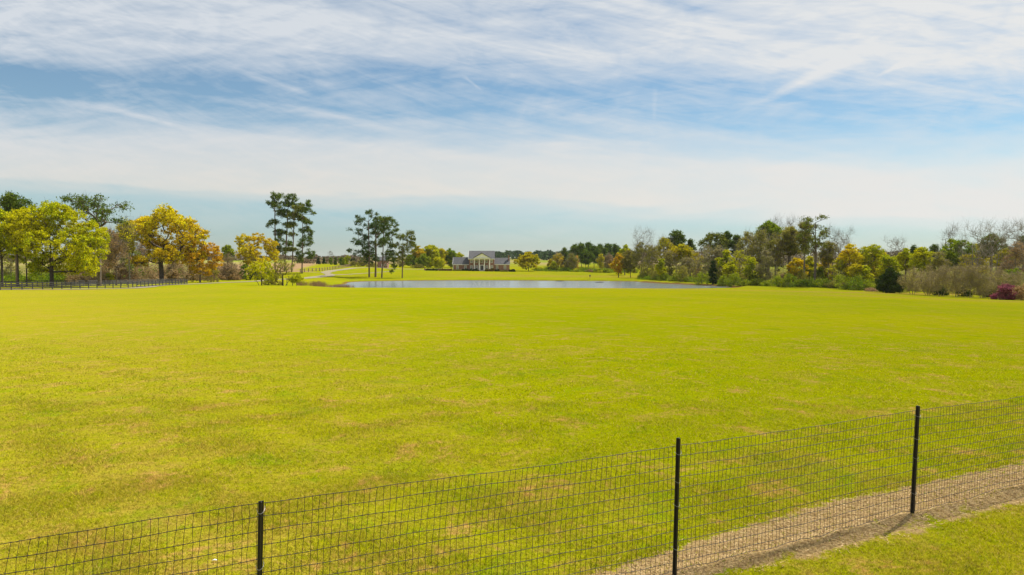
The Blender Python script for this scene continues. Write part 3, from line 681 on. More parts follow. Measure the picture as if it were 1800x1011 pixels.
# --- tall pines
ga = 'tall pines left of the pond'
tree(PX,'pine','pine',484,None,335,46,284,'leftmost and tallest of the tall pines left of the pond',group=ga,nf=1.5,dens=.85,csc=.62,trad=.7,lumps=[(488,346,11,8),(478,357,10,6),(494,362,12,8),(490,374,10,7),(484,392,10,6),(476,399,6,4),(488,410,10,7),(493,425,10,8),(484,434,10,8),(496,440,9,7)],lean=.012)
tree(PX,'pine','pine',500,None,339,46,288,'second of the tall pines left of the pond',group=ga,nf=1.5,dens=.85,csc=.62,trad=.7,lumps=[(517,348,13,8),(512,359,12,7),(524,364,12,7),(505,376,12,8),(515,380,12,8),(508,396,11,6),(500,408,10,6),(503,428,9,6),(498,440,8,6)],lean=.075)
tree(PX,'pine','olivepine',513,None,358,44,282,'third of the tall pines left of the pond, olive topped',group=ga,nf=1.4,dens=.85,csc=.62,trad=.7,lumps=[(528,368,11,7),(520,380,12,8),(532,385,9,6),(518,396,10,5),(514,412,8,5),(510,438,8,4),(520,440,7,4)],lean=.06)
tree(PX,'pine','pine',531,None,353,40,278,'rightmost of the tall pines left of the pond, foliage down to its foot',group=ga,nf=1.5,dens=.85,csc=.6,trad=.7,lumps=[(544,358,7,6),(541,370,11,7),(549,376,5,4),(543,392,9,5),(537,404,10,6),(546,410,6,5),(541,420,10,7),(528,430,7,6),(545,428,8,7),(528,447,8,6),(543,446,9,9),(530,456,7,6)],lean=.03)
gb = 'pines on the pond bank'
tree(PX,'pine','bluepine',649,487,367,66,281,'leftmost and tallest pine on the pond bank',group=gb,nf=1.9,dens=.7,csc=.6,trad=.95,lumps=[(646,372,8,5),(637,385,10,6),(657,378,8,5),(630,392,8,4),(618,404,6,3),(645,398,9,7),(660,395,8,7),(632,408,9,5),(625,424,10,5),(638,428,10,5),(615,441,7,4),(632,445,12,6),(650,440,12,9),(648,455,16,8),(622,456,6,4),(640,418,10,6)])
tree(PX,'pine','pine',660,487,380,50,284,'pine with thick dark trunk, second from the left on the pond bank',group=gb,nf=1.5,dens=.7,csc=.62,trad=1.25,lumps=[(664,386,10,6),(660,398,10,8),(676,392,9,6),(658,412,10,7),(672,408,10,7),(655,430,10,7),(668,428,9,7),(652,448,10,8)],lean=.02)
tree(PX,'pine','pine',671,488,384,56,278,'pine with slanting trunk, third from the left on the pond bank',group=gb,nf=1.9,dens=.7,csc=.62,trad=.95,lumps=[(682,388,13,5),(692,395,9,5),(678,400,12,6),(698,406,5,4),(684,412,12,7),(680,424,12,6),(690,432,10,6),(684,445,12,8),(690,458,9,8),(686,474,5,5),(694,466,6,4)],lean=.05)
tree(PX,'pine','olivepine',707,489,406,46,275,'shortest pine standing apart at the right end of the pond bank',group=gb,nf=1.5,dens=.75,csc=.62,trad=1.0,lumps=[(722,411,7,5),(712,418,9,5),(700,417,6,5),(725,420,7,6),(718,428,12,6),(708,436,12,7),(722,440,10,8),(704,448,10,8),(716,454,10,9),(726,432,6,4),(696,430,6,4)],lean=.03)
# --- beyond the pond, left of the house
for i, (k, c, px, top, wd, d, lab) in enumerate([
 ('dense','cedar',560,450,10,430,'dark round cedar at the far end of the brown field'),
 ('dense','cedar',570,452,10,430,'low dark cedar right beside the first far cedar'),
 ('leafy','green',582,453,9,425,'small green tree right of the two dark cedars beyond the field'),
 ('dense','pine',590,452,9,420,'narrow dark conifer left of the bare tree beyond the field'),
 ('leafy','green',600,452,10,415,'mid green conifer before the pale bare tree beyond the field'),
 ('leafy','lime',611,449,15,405,'bright green tree at the right end of the far conifer row'),
 ('leafy','green',605,455,10,400,'low green tree in front of the bright green one')]):
    tree('far_tree',k,c,px,None,top,wd,d,lab,shape='cone' if k == 'dense' else 'round',cb=.05,nf=.5,dens=.8)
tree('broadleaf_tree','bare','grey',581,None,442,18,450,'pale bare tree standing above the far conifer row',shape='round',cb=.3,nf=.7,top_f=.5)
for px, top, wd, d, c, lab in [(735,432,24,392,'amber','amber tree just right of the lone pine'),(757,430,32,396,'lime','rounded lime tree left of the house'),(776,436,22,400,'yellow','yellow tree second from the left wing of the house'),
     (792,437,26,404,'green','green tree touching the left wing of the house'),(808,444,22,420,'lime','lime treetop behind the left wing roof'),(745,445,26,382,'green','darker low tree under the amber tree'),(770,452,22,378,'lime','small lime tree beside the garden wall'),
     (722,447,22,388,'green','green tree behind the lone pine'),(637,455,18,396,'olive','olive tree behind the tallest bank pine'),(705,450,24,402,'olive','olive tree between the bank pines')]:
    tree('broadleaf_tree','leafy' if c != 'olive' else 'sparse',c,px,None,top,wd*1.3,d,lab,shape='round',cb=.12,nf=1.0,dens=1.0 if c != 'olive' else 1.5,csc=1.25)
for px, top, wd, d, lab in [(622,459,26,385,'grey green hedge at the end of the brown field'),(655,462,24,385,'grey green hedge behind the trunks of the bank pines'),(735,463,30,376,'low hedge left of the garden wall')]:
    tree('hedge','shrub','olive',px,None,top,wd,d,lab,cat='hedge',shape='dome',cb=.0,dens=1.0)
tree('broadleaf_tree','leafy','yellow',929,None,442,52,352,'round yellow green tree on the lawn right of the house',shape='round',cb=.2,nf=2.4,dens=1.0,csc=1.0,bark=BARKD)
# --- middle right
for px, top, wd, d, k, c, lab in [(968,455,16,375,'leafy','amber','small orange and green tree at the left of the middle copse'),(981,445,26,368,'sparse','amber','thin orange tipped tree in the middle copse'),
     (992,436,18,372,'pine','pine','dark pine rising out of the middle copse'),(1004,446,28,362,'sparse','olive','grey green tree at the right of the middle copse'),(1012,450,14,366,'sparse','orange','small orange topped tree right of the middle copse'),(973,460,16,364,'leafy','lime','lime bush-like tree low in the middle copse')]:
    tree('broadleaf_tree' if k != 'pine' else PX,k,c,px,None,top,wd,d,lab,shape='round',cb=.15,dens=1.5 if k == 'sparse' else .9,nf=1.1,csc=1.2)
for px, top, wd, d, lab in [(1010,430,24,430,'leftmost tree of the dark pine clump'),(1022,428,26,425,'second tree of the dark pine clump'),(1034,427,26,432,'tallest middle tree of the dark pine clump'),
     (1044,432,24,424,'fourth tree of the dark pine clump'),(1056,431,22,445,'fifth tree of the dark pine clump'),(1068,430,24,450,'dark pine left of the yellow tree on the pond side'),(1082,430,22,455,'rightmost tree of the dark pine clump'),(1029,440,28,410,'shorter bushy tree at the front of the dark pine clump')]:
    tree(PX,'pine','pine',px,None,top,wd,d,lab,shape='round',cb=.25,nf=1.3,dens=1.0,csc=1.5,group='dark pine clump beyond the pond')
for px, top, wd, d, c, lab in [(968,467,24,372,'green','green bushes at the far left foot of the middle copse'),(945,470,30,372,'lime','low lime bushes right of the round lawn tree'),(990,470,26,360,'green','dark bush under the middle copse'),(1012,472,24,358,'lime','lime bush at the right foot of the middle copse'),
     (1036,474,24,355,'rust','rust tinted bush under the dark pine clump'),(1052,474,26,350,'lime','bright bush right of the rust tinted one'),(1068,472,24,350,'green','green bush left of the orange shore tree')]:
    tree('shrub','shrub',c,px,None,top,wd,d,lab,cat='bush',shape='dome',cb=.0,dens=.8)
tree('broadleaf_tree','sparse','yellow',1056,None,447,16,352,'narrow yellow tree before the dark pine clump',shape='oval',cb=.2,dens=2)
tree('broadleaf_tree','sparse','rust',1070,None,446,30,356,'reddish brown bare-looking tree right of the narrow yellow tree',shape='round',cb=.2,dens=1.6,nf=1.2)
tree('broadleaf_tree','leafy','lime',1098,None,430,34,325,'lime crown behind the orange shore tree',shape='round',cb=.3,nf=1.0,dens=.8)
tree('broadleaf_tree','leafy','orange',1087,None,444,34,288,'orange and amber tree on the grass at the far right shore',shape='oval',cb=.2,nf=1.4,dens=.8,csc=.75,bark=BARKD)
tree('broadleaf_tree','sparse','olive',1108,None,440,38,284,'grey olive tree just right of the orange shore tree',shape='round',cb=.22,dens=2.2,nf=1.4,bark=BARKD)
# --- right hand wood, from the pond to the right edge
WOOD = [ # kind, colour, px, top, width, d, shape, crown base, label
 ('bare','grey',1131,400,46,282,'vase',.35,'pale bare tree standing highest at the left end of the right wood'),
 ('sparse','olive',1128,426,36,276,'round',.2,'olive tree under the pale bare tree'),
 ('sparse','olive',1146,432,32,268,'oval',.15,'brown olive tree second in the right wood'),
 ('sparse','yellow',1166,417,30,276,'round',.45,'pale yellow tree left of the round topped pine'),
 ('pine','pine',1188,404,42,288,'round',.62,'round topped pine above the yellow trees'),
 ('pine','pine',1213,422,18,286,'round',.6,'small pine top right of the round topped pine'),
 ('leafy','yellow',1199,428,38,258,'round',.5,'brightest yellow tree in the right wood'),
 ('sparse','olive',1176,440,34,256,'oval',.2,'olive brown tree before the round topped pine'),
 ('leafy','lime',1162,455,20,246,'oval',.2,'narrow lime tree below the pale yellow tree'),
 ('sparse','grey',1206,452,30,240,'oval',.15,'grey twiggy tree beneath the brightest yellow tree'),
 ('sparse','yellow',1222,440,26,248,'oval',.2,'thin yellow tree right of the brightest one'),
 ('pine','olivepine',1256,407,56,262,'round',.62,'wide pine with domed top above grey trees'),
 ('sparse','grey',1245,432,40,238,'oval',.15,'grey tree left below the wide domed pine'),
 ('sparse','grey',1264,430,36,236,'round',.2,'grey tree right below the wide domed pine'),
 ('leafy','lime',1276,440,26,228,'oval',.3,'lime tree right of the wide domed pine'),
 ('pine','pine',1277,409,20,272,'round',.65,'dark pine top at the right shoulder of the domed pine'),
 ('pine','pine',1294,414,24,262,'round',.55,'dark green compact pine right of the domed pine'),
 ('sparse','olive',1313,408,42,240,'round',.3,'broad olive tree beside the tall dark green crown'),
 ('leafy','lime',1284,460,26,212,'oval',.2,'low lime tree at the front of the wood near the pond end'),
 ('sparse','lime',1300,440,34,218,'oval',.15,'thin lime tree in front of the broad olive tree'),
 ('leafy','green',1350,389,36,246,'round',.6,'tall dark green crown, highest of the left half of the wood'),
 ('bare','grey',1365,383,30,256,'vase',.4,'bare twigs rising behind the tall dark green crown'),
 ('sparse','olive',1335,404,44,226,'round',.3,'olive grey tree before the tall dark green crown'),
 ('sparse','olive',1362,410,40,212,'round',.3,'olive tree with several pale stems'),
 ('bare','grey',1389,386,26,250,'vase',.5,'thin bare top behind the dark trunked olive tree'),
 ('leafy','olive',1386,399,44,214,'round',.5,'dark trunked olive tree left of the open pine'),
 ('sparse','grey',1346,440,30,204,'oval',.1,'grey twiggy tree with pale trunk low in the wood'),
 ('leafy','gold',1400,452,34,206,'oval',.15,'golden tree left of the open pine'),
 ('leafy','lime',1322,452,30,208,'oval',.15,'lime tree low in the wood below the broad olive tree'),
 ('sparse','olive',1413,392,24,202,'top',.5,'slender tree with long bare trunk close left of the open pine'),
 ('leafy','lime',1422,450,30,214,'oval',.2,'lime tree seen between the slender tree and the open pine'),
 ('sparse','olive',1455,424,30,206,'round',.55,'thin flat topped olive tree right of the open pine'),
 ('bare','grey',1463,402,34,212,'vase',.35,'grey bare tree right of the open pine'),
 ('bare','grey',1483,405,34,204,'vase',.35,'grey bare forked tree left of the yellow crown'),
 ('leafy','amber',1452,450,30,216,'oval',.2,'amber tree behind the grey bare tree'),
 ('leafy','gold',1493,428,34,190,'round',.3,'yellow crowned tree right of the forked bare tree'),
 ('leafy','green',1440,470,26,206,'dome',.0,'dark green low tree behind the open pine trunk'),
 ('sparse','lime',1474,455,30,190,'oval',.15,'lime grey tree at the foot of the bare trees'),
 ('leafy','lime',1530,429,46,192,'round',.4,'rounded lime and yellow crown left of the dark cedar'),
 ('leafy','yellow',1505,464,28,176,'oval',.2,'low yellow tree before the yellow crowned tree'),
 ('leafy','gold',1545,440,34,196,'oval',.2,'golden tree right of the rounded lime crown'),
 ('bare','grey',1572,418,40,190,'vase',.35,'dark bare tree standing behind the dark cedar'),
 ('leafy','lime',1591,436,30,186,'round',.45,'chartreuse crown right of the dark bare tree'),
 ('leafy','lime',1619,433,40,176,'round',.45,'chartreuse crown above the twiggy row'),
 ('leafy','lime',1560,446,34,182,'oval',.2,'lime tree above the dark cedar'),
 ('leafy','lime',1520,466,28,176,'oval',.1,'green undergrowth tree in front of the lime and yellow crown'),
 ('pine','pine',1605,431,12,250,'round',.6,'tiny far pine top between the chartreuse crowns'),
 ('pine','pine',1641,430,26,240,'round',.5,'dark far pine right of the chartreuse crowns'),
 ('leafy','green',1678,416,54,176,'round',.35,'bright green tree behind the twiggy row'),
 ('bare','grey',1668,399,34,186,'vase',.4,'small bare tree top left above the bright green tree'),
 ('bare','grey',1708,396,56,166,'vase',.35,'bare tree right of the bright green tree'),
 ('leafy','yellow',1717,428,36,190,'round',.35,'yellow tree seen through the bare trees'),
 ('bare','grey',1742,389,60,150,'vase',.28,'tall bare tree with V shaped trunk near the right edge'),
 ('pine','olivepine',1740,411,42,176,'round',.6,'flat topped pine behind the V shaped bare tree'),
 ('bare','grey',1774,394,40,168,'vase',.4,'bare tree second from the right edge'),
 ('bare','grey',1800,391,44,158,'vase',.35,'bare tree cut by the right edge'),
 ('pine','pine',1765,428,34,230,'round',.4,'far pine right of the flat topped pine'),
 ('pine','pine',1797,416,30,200,'round',.5,'pine top above the brown tree at the right edge'),
 ('sparse','rust',1784,424,54,150,'round',.25,'big olive brown tree at the right edge behind the pink shrub'),
 ('leafy','yellow',1766,437,34,165,'round',.5,'yellow spray of leaves left of the olive brown tree'),
 ('leafy','green',1780,471,54,142,'dome',.3,'bright green low branches above the pink shrub'),
 ('sparse','olive',1650,442,36,172,'oval',.2,'olive tree left beneath the bright green tree'),
 ('sparse','yellow',1700,446,30,168,'oval',.2,'thin yellow tree right beneath the bright green tree'),
]
for k, c, px, top, wd, d, shp, cb, lab in WOOD:
    tree({'pine': PX, 'bare': 'bare_tree'}.get(k, 'broadleaf_tree'), k, c, px, None, top, wd*(1.3 if k in ('sparse', 'leafy') else 1.0), d, lab, shape=shp, cb=cb, dens={'sparse': 1.7, 'leafy': .8, 'pine': .8}.get(c and k, 1), nf=1.15,
         csc=.85, bark=BARKG if k in ('sparse', 'bare') else None, trunks=((0, 0),(.5,.2)) if k == 'bare' and px % 2 == 0 else ((0, 0),), split=3.0 if k == 'bare' else 0)
tree(PX,'pine','olivepine',1432,503,379,52,194,'tall open pine with bare zigzag limbs in the right wood',nf=1.6,dens=.4,csc=.6,bark=BARK,trad=1.3,kink=.3,top_f=.9,
     lumps=[(1438,384,9,4),(1423,385,8,4),(1411,393,6,5),(1420,396,6,4),(1430,398,7,4),(1441,403,8,4),(1452,409,9,4),(1444,416,10,4),(1421,408,8,4),(1412,416,7,5),(1426,424,16,8),(1440,432,14,8),(1422,440,10,8)])
tree('cedar_tree','dense','cedar',1253,None,458,18,214,'narrow very dark evergreen at the front of the right wood',shape='column',cb=.0,nf=1.0)
tree('cedar_tree','dense','cedar',1565,515,472,56,150,'dark bushy cedar standing on the field edge before the right wood',shape='round',cb=.0,nf=1.5,dens=1.3,csc=1.4)
SH = [('green',1136,482,28,262,'green bush at the water corner of the right wood'),('olive',1152,474,26,252,'olive bush second along the right bank'),('lime',1168,474,26,240,'tall lime bush on the right bank'),('lime',1184,482,20,234,'small lime bush right of the tall one'),
 ('olive',1200,470,26,230,'dull brown bush in the middle of the right bank'),('green',1214,482,24,226,'green bush in the middle of the right bank'),('lime',1233,480,32,216,'broad olive lime bush left of the narrow evergreen'),('green',1272,486,28,208,'green bush right of the narrow evergreen'),
 ('lime',1290,483,30,202,'bright bush where the bank meets the field'),('lime',1310,487,28,199,'low lime bush right of the bank end'),('green',1330,484,30,198,'leafy green bush below the broad olive tree'),('green',1348,488,26,195,'dark low bush below the tall dark crown'),
 ('lime',1368,486,30,194,'lime bush between pale trunks'),('green',1386,484,30,192,'green bush left of the slender trunk'),('lime',1402,487,26,190,'yellow lime bush by the slender trunk'),('green',1421,485,28,188,'green bush left of the open pine trunk'),
 ('lime',1447,484,32,185,'fresh green bush right of the open pine trunk'),('olive',1466,489,28,181,'olive scrub under the bare trees'),('lime',1485,487,32,176,'lime bush under the yellow crowned tree'),('green',1506,488,30,171,'green bush under the low yellow tree'),
 ('lime',1526,485,30,166,'lime bush left of the dark cedar'),('olive',1543,490,24,166,'olive bush touching the dark cedar'),('dry',1532,503,16,158,'pale dry grass clump beside the dark cedar'),('lime',1586,488,26,154,'light bush close behind the right of the dark cedar'),
 ('rust',1228,466,26,232,'brown brush above the broad olive lime bush'),('olive',1262,470,24,222,'grey olive brush behind the narrow evergreen'),('olive',1315,474,28,206,'olive brush beneath the low lime tree of the wood'),('rust',1378,474,28,202,'brown brush behind the lime bush between pale trunks'),
 ('olive',1410,476,24,200,'olive brush behind the slender trunk'),('rust',1492,474,26,186,'brown brush behind the yellow crowned tree')]
for c, px, top, wd, d, lab in SH:
    tree('shrub','shrub','fresh' if c == 'lime' else c,px,None,top+(5 if px % 3 else -4),wd*1.3,d+(4 if px % 3 else 0),lab,cat='bush',shape='vase' if px % 2 else 'dome',cb=.0,dens=.5,nf=1.0,csc=1.3)
gc = 'twiggy crape myrtles at the right field edge'
for px, top, wd, d, b_, lab in [(1604,471,46,141,517,'leftmost twiggy crape myrtle right of the dark cedar'),(1631,468,44,136,519,'second twiggy crape myrtle from the left of the row'),(1655,466,46,133,520,'third twiggy crape myrtle from the left of the row'),
      (1680,465,46,131,521,'fourth twiggy crape myrtle from the left of the row'),(1705,466,44,128,523,'fifth twiggy crape myrtle from the left of the row'),(1728,468,44,126,524,'sixth twiggy crape myrtle left of the pink shrub'),
      (1756,476,46,129,524,'lower twiggy crape myrtle behind the pink shrub'),(1786,478,46,124,526,'last twiggy crape myrtle at the right edge')]:
    tree('crape_myrtle','crape','crape',px,b_,top,wd*1.2,d,lab,cat='tree',shape='round',cb=.12,group=gc,nf=1.7,dens=2.0,trunks=((0,0),(.35,.1),(-.3,.15),(.1,-.3)),split=2.4,trad=.9)
for px, top, wd, d, c, lab in [(1652,497,22,134,'hedged','dark evergreen bush under the third crape myrtle'),(1694,494,24,131,'hedged','dark evergreen bush under the fourth and fifth crape myrtles'),(1740,500,18,128,'hedged','dark evergreen bush left of the pink shrub')]:
    tree('shrub','shrub','cedar',px,None,top+4,wd*1.5,d+5,lab,cat='bush',shape='dome',cb=.0,dens=.8)
tree('flowering_shrub','shrub','pink',1769,527,499,46,117,'pink blossoming shrub at the right edge of the field',cat='bush',shape='dome',cb=.0,dens=1.6,nf=1.5,csc=.9)
tree('shrub','shrub','rust',1795,528,500,26,115,'brown twiggy shrub right of the pink one',cat='bush',shape='vase',cb=.0,dens=.5)

# --- far-off woods: read as one mass
def far_wood(name, color, spans, label, ls=1.3):
    rng = np.random.RandomState(5); cen = []
    for (x0, x1, d, ytop, jit, depth) in spans:
        n = int((x1-x0)/F*d/3.2)
        for i in range(max(3, n)):
            for r_ in range(2):
                px = rng.uniform(x0, x1); dd = d + rng.uniform(0, depth); p = P(px, 450, dd); z0 = gz(p.x, dd)
                h = max(3.0, P(900, ytop + rng.uniform(0, jit) + 1.2*math.sin(px*.35) + math.sin(px*.11)*1.3, dd).z - z0)
                m = 95; t = rng.rand(m)**.7; w_ = (4.6 + h*.1)*(.35 + .8*np.sin(np.pi*np.clip(t*.9+.05, 0, 1)))
                a = rng.uniform(0, 6.283, m); rr = w_*np.sqrt(rng.rand(m))
                cen.append(np.stack([p.x + rr*np.cos(a), dd + rr*np.sin(a), z0 + h*(.05 + .95*t)], 1))
    cen = np.concatenate(cen, 0); v, f = leaf_quads(cen, ls, rng, .8)
    return tag(mesh_np(name, v, f, LM[color]), label, 'wood', kind='stuff')
far_wood('far_wood','far',[(850,1115,1000,441.5,2.5,70),(955,1012,820,443,3,30)],'dark line of distant pine forest on the horizon behind the house',2.2)
far_wood('far_hedgerow','farbrown',[(380,640,760,449.5,3,60),(-150,420,800,446,4,60)],'brownish leafless woodland line far beyond the brown field',1.8)
far_wood('far_woodland','farbrown',[(1100,1950,520,440,5,60)],'brownish wood closing the view behind the right hand trees',1.5)
far_wood('field_hedge','farbrown',[(520,650,455,458,1.5,12)],'low grey green hedge at the far end of the brown field',.9)
def undergrowth(name, color, px0, px1, dfun, depth, h0, h1, n, label, seed):
    rng = np.random.RandomState(seed); px = rng.uniform(px0, px1, n); d = dfun(px) + rng.rand(n)*depth; x = (px-900)/F*d; z = hgt(x, d)
    hh = (h0 + (h1-h0)*(.5+.5*np.sin(px*.19+2*np.sin(d*.21)))*(.5+.5*np.sin(px*.071+d*.1)))
    m = 52; c = np.repeat(np.stack([x, d, z], 1), m, 0); o = rng.normal(size=(n*m, 3))*np.array([.5, .5, 0]); o[:, 2] = np.repeat(hh*rng.uniform(.2, 1, n), m)*rng.rand(n*m)**.7
    v, f = leaf_quads(c+o, .34, rng, .6); return tag(mesh_np(name, v, f, LM[color]), label, 'undergrowth', kind='stuff')
wd_ = lambda p: np.interp(p, [1120,1300,1400,1550,1700,1830], [262,208,200,172,142,124]) 
undergrowth('undergrowth','floor',1125,1580,lambda p: wd_(p)-3,45,.5,3.2,3800,'green undergrowth on the floor of the right hand wood',1)
undergrowth('brush','olive',1125,1830,lambda p: wd_(p)+6,60,1.0,6.5,5200,'dull olive brush filling the right hand wood',2)
undergrowth('thicket','rust',120,425,lambda p: np.interp(p,[120,235,330,425],[176,206,226,236]),45,.8,8.5,4200,'brown thicket under the trees on the left',3)
undergrowth('underwood','floor',-20,420,lambda p: np.interp(p,[-20,120,235,330,425],[178,184,212,230,240]),40,.5,5.0,2600,'green undergrowth under the trees on the left',4)
undergrowth('copse_floor','floor',940,1120,lambda p: 352+p*0,40,.6,3.2,1100,'green undergrowth below the middle copse and pines',5)
# pale reeds on the left end of the pond
def reeds():
    rng = np.random.RandomState(9); V_, S_ = [], []
    for i in range(2600):
        px = rng.uniform(522, 622); d = rng.uniform(189, 206); 
        if rng.rand() > .5 + .5*math.sin(px*.16)+.2: continue
        x = (px-900)/F*d; z = gz(x, d); z = max(z, ZW)
        h = rng.uniform(.5, 1.35)*(1.0 if px < 570 else .7); a = rng.normal(size=2)*.25
        S_.append([x, d, z-.1, x+a[0]*h, d+a[1]*h, z+h, .03, .012])
    v, f = segs_mesh(np.array(S_), 3); return v, f
v, f = reeds(); tag(mesh_np('dry_reeds', v, f, LM['dry']), 'pale brown dry reeds on the left shore of the pond', 'reeds', kind='stuff')
#==PART3==
# ------------------------------------------------------------------ brick house
BR, q = mat('house_brick'); co = q.node('ShaderNodeTexCoord').outputs['Object']
# bricks laid on x/z and y/z faces
sx_ = q.node('ShaderNodeSeparateXYZ', {0: co}).outputs
cv = q.xyz(q.m('ADD', sx_[0], sx_[1]), sx_[2])
bt = q.node('ShaderNodeTexBrick', {'Vector': cv, 'Color1': (.27,.10,.065,1), 'Color2': (.20,.085,.06,1), 'Mortar': (.36,.30,.25,1), 'Scale': 1.0, 'Mortar Size': .008, 'Brick Width': .22, 'Row Height': .075})
col = q.mix(q.mr(q.noise(co, .6, 4), .4, .65, 0, .4), bt.outputs[0], (.15,.07,.05))
q.node('ShaderNodeOutputMaterial', {0: q.node('ShaderNodeBsdfPrincipled', {'Base Color': col, 'Roughness': .9}).outputs[0]})
ROOF, q = mat('roof_shingle'); co = q.node('ShaderNodeTexCoord').outputs['Object']; sx_ = q.node('ShaderNodeSeparateXYZ', {0: co}).outputs
bt = q.node('ShaderNodeTexBrick', {'Vector': q.xyz(sx_[0], q.m('MULTIPLY', sx_[2], 1.2)), 'Color1': (.055,.057,.062,1), 'Color2': (.08,.08,.085,1), 'Mortar': (.06,.06,.07,1), 'Scale': 1.0, 'Mortar Size': .02, 'Brick Width': .5, 'Row Height': .22})
col = q.mix(q.mr(q.noise(co, 1.1, 5), .35, .65, 0, .5), bt.outputs[0], (.11,.11,.112))
q.node('ShaderNodeOutputMaterial', {0: q.node('ShaderNodeBsdfPrincipled', {'Base Color': col, 'Roughness': .85}).outputs[0]})
WHITE = simple('white_paint', (.72,.71,.66), (.80,.79,.75), 1.5, .6)
CREAM = simple('cream_trim', (.66,.65,.60), (.74,.73,.69), 1.5, .6)
DARKD = simple('dark_door', (.02,.018,.016), (.04,.035,.03), 2, .4)
CONC = simple('concrete', (.34,.32,.29), (.46,.44,.40), 2, .9)
BLIND = simple('blind_grey', (.22,.22,.18), (.30,.30,.25), 2, .8)
GL, q = mat('window_glass'); q.node('ShaderNodeOutputMaterial', {0: q.node('ShaderNodeBsdfPrincipled', {'Base Color': (.07,.08,.08,1), 'Roughness': .12}).outputs[0]})
HD = 342.0; hp = P(847.5, 476, HD); hz = gz(hp.x, HD + 3)
K_ = HD/F                                               # metres per photo pixel at the house
house = tag(empty('brick_house', (hp.x, HD, hz)), 'two storey brick house with white columned portico beyond the pond', 'house')
def hx(px): return (px - 847.5)*K_
def hz_(py): return P(900, py, HD).z - hz
yf = 2.2                                                # front wall plane of the main block (local y)
ev, rdg = hz_(454.6), hz_(441.3)
m_ = MB(); m_.box(hx(824), hx(868.5), yf, yf+10, -.6, ev); m_.prismx([(yf, ev),(yf+10, ev),(yf+5, rdg-.15)], hx(824), hx(868.5))
m_.box(hx(796), hx(824)-.003, yf+1.5, yf+8.5, -.6, hz_(464.6)); m_.prismx([(yf+1.5, hz_(464.6)),(yf+8.5, hz_(464.6)),(yf+5, hz_(452.8))], hx(796), hx(824)-.003)
m_.box(hx(868.5)+.003, hx(895.6), yf+1.5, yf+8.5, -.6, hz_(464.4)); m_.prismx([(yf+1.5, hz_(464.4)),(yf+8.5, hz_(464.4)),(yf+5, hz_(454.0))], hx(868.5)+.003, hx(895.6))
m_.build('wall', BR, house)
def gable_roof(x0, x1, y0, y1, ze, zr, t=.14, ov=.35):
    r_ = MB(); ym = (y0+y1)/2; s = (zr-ze)/(ym-y0)
    r_.prismx([(y0-ov, ze-ov*s+.04),(ym, zr+.04),(y1+ov, ze-ov*s+.04),(y1+ov, ze-ov*s+.04+t),(ym, zr+.04+t),(y0-ov, ze-ov*s+.04+t)], x0, x1); return r_
rf = gable_roof(hx(823), hx(869.5), yf, yf+10, ev, rdg).build('roof', ROOF, house)
c_ = MB(); c_.box(hx(893.2), hx(895.2), yf+3.2, yf+4.3, hz_(462), hz_(449.2)); c_.box(hx(893.2)-.08, hx(895.2)+.08, yf+3.1, yf+4.4, hz_(449.2), hz_(448.8)); c_.build('chimney', BR, rf)
gable_roof(hx(794.8), hx(824)-.02, yf+1.5, yf+8.5, hz_(464.6), hz_(452.8)).build('roof', ROOF, house)
gable_roof(hx(868.5)+.02, hx(896.4), yf+1.5, yf+8.5, hz_(464.4), hz_(454.0)).build('roof', ROOF, house)
t_ = MB()
t_.box(hx(823), hx(869.5), yf-.40, yf-.02, ev-.45, ev-.12); t_.box(hx(795), hx(823.6), yf+1.1, yf+1.48, hz_(464.6)-.40, hz_(464.6)-.14); t_.box(hx(869), hx(896.4), yf+1.1, yf+1.48, hz_(464.4)-.42, hz_(464.4)-.14)
t_.box(hx(795.2), hx(795.9), yf+1.3, yf+1.9, -.3, hz_(464.6)-.42)
for xg in (hx(822.6),):                                  # white raking boards on the gable end
    t_.prismx([(yf-.4, ev-.4),(yf-.4, ev-.1),(yf+5, rdg+.15),(yf+10.4, ev-.1),(yf+10.4, ev-.4),(yf+5, rdg-.2)], xg-.02, xg+.08)
t_.prismx([(yf+1.1, hz_(465.4)),(yf+1.1, hz_(464.6)),(yf+5, hz_(452.6)),(yf+8.9, hz_(464.6)),(yf+8.9, hz_(465.4)),(yf+5, hz_(453.6))], hx(794.4), hx(794.8)-.002)
t_.build('trim', CREAM, house)
def window(xc, z0, z1, wd, y):
    f_ = MB(); x0, x1 = xc-wd/2, xc+wd/2
    f_.box(x0-.09, x0+.03, y-.07, y-.004, z0-.09, z1+.09); f_.box(x1-.03, x1+.09, y-.07, y-.004, z0-.09, z1+.09)
    f_.box(x0+.03, x1-.03, y-.07, y-.004, z1-.02, z1+.09); f_.box(x0+.03, x1-.03, y-.07, y-.004, z0-.09, z0+.02); f_.box(x0+.03, x1-.03, y-.055, y-.02, (z0+z1)/2-.03, (z0+z1)/2+.03)
    for k in (1, 2): f_.box(x0+(x1-x0)*k/3-.015, x0+(x1-x0)*k/3+.015, y-.05, y-.025, z0+.02, z1-.02)
    w_ = f_.build('window', WHITE, house)
    g_ = MB(); g_.box(x0+.03, x1-.03, y-.018, y-.005, z0+.02, z1-.02); g_.build('pane', GL, w_)
    b_ = MB(); b_.box(x0+.04, x1-.04, y-.024, y-.0195, z0+.02 + (z1-z0)*.35, z1-.02); b_.build('blind', BLIND, w_)
    s_ = MB(); s_.box(x0-.15, x1+.15, y-.14, y-.003, z0-.20, z0-.092); s_.build('sill', CONC, w_)
for cx_ in (828.5, 837.4, 846.4, 855.0, 864.0): window(hx(cx_), hz_(461.4), hz_(456.2), .95, yf)
for cx_ in (828.4, 837.4, 855.4, 864.4): window(hx(cx_), hz_(473.4), hz_(467.2), 1.0, yf)
for cx_ in (803.0, 817.3, 873.5, 887.5): window(hx(cx_), hz_(472.8), hz_(467.2), 1.0, yf+1.5)
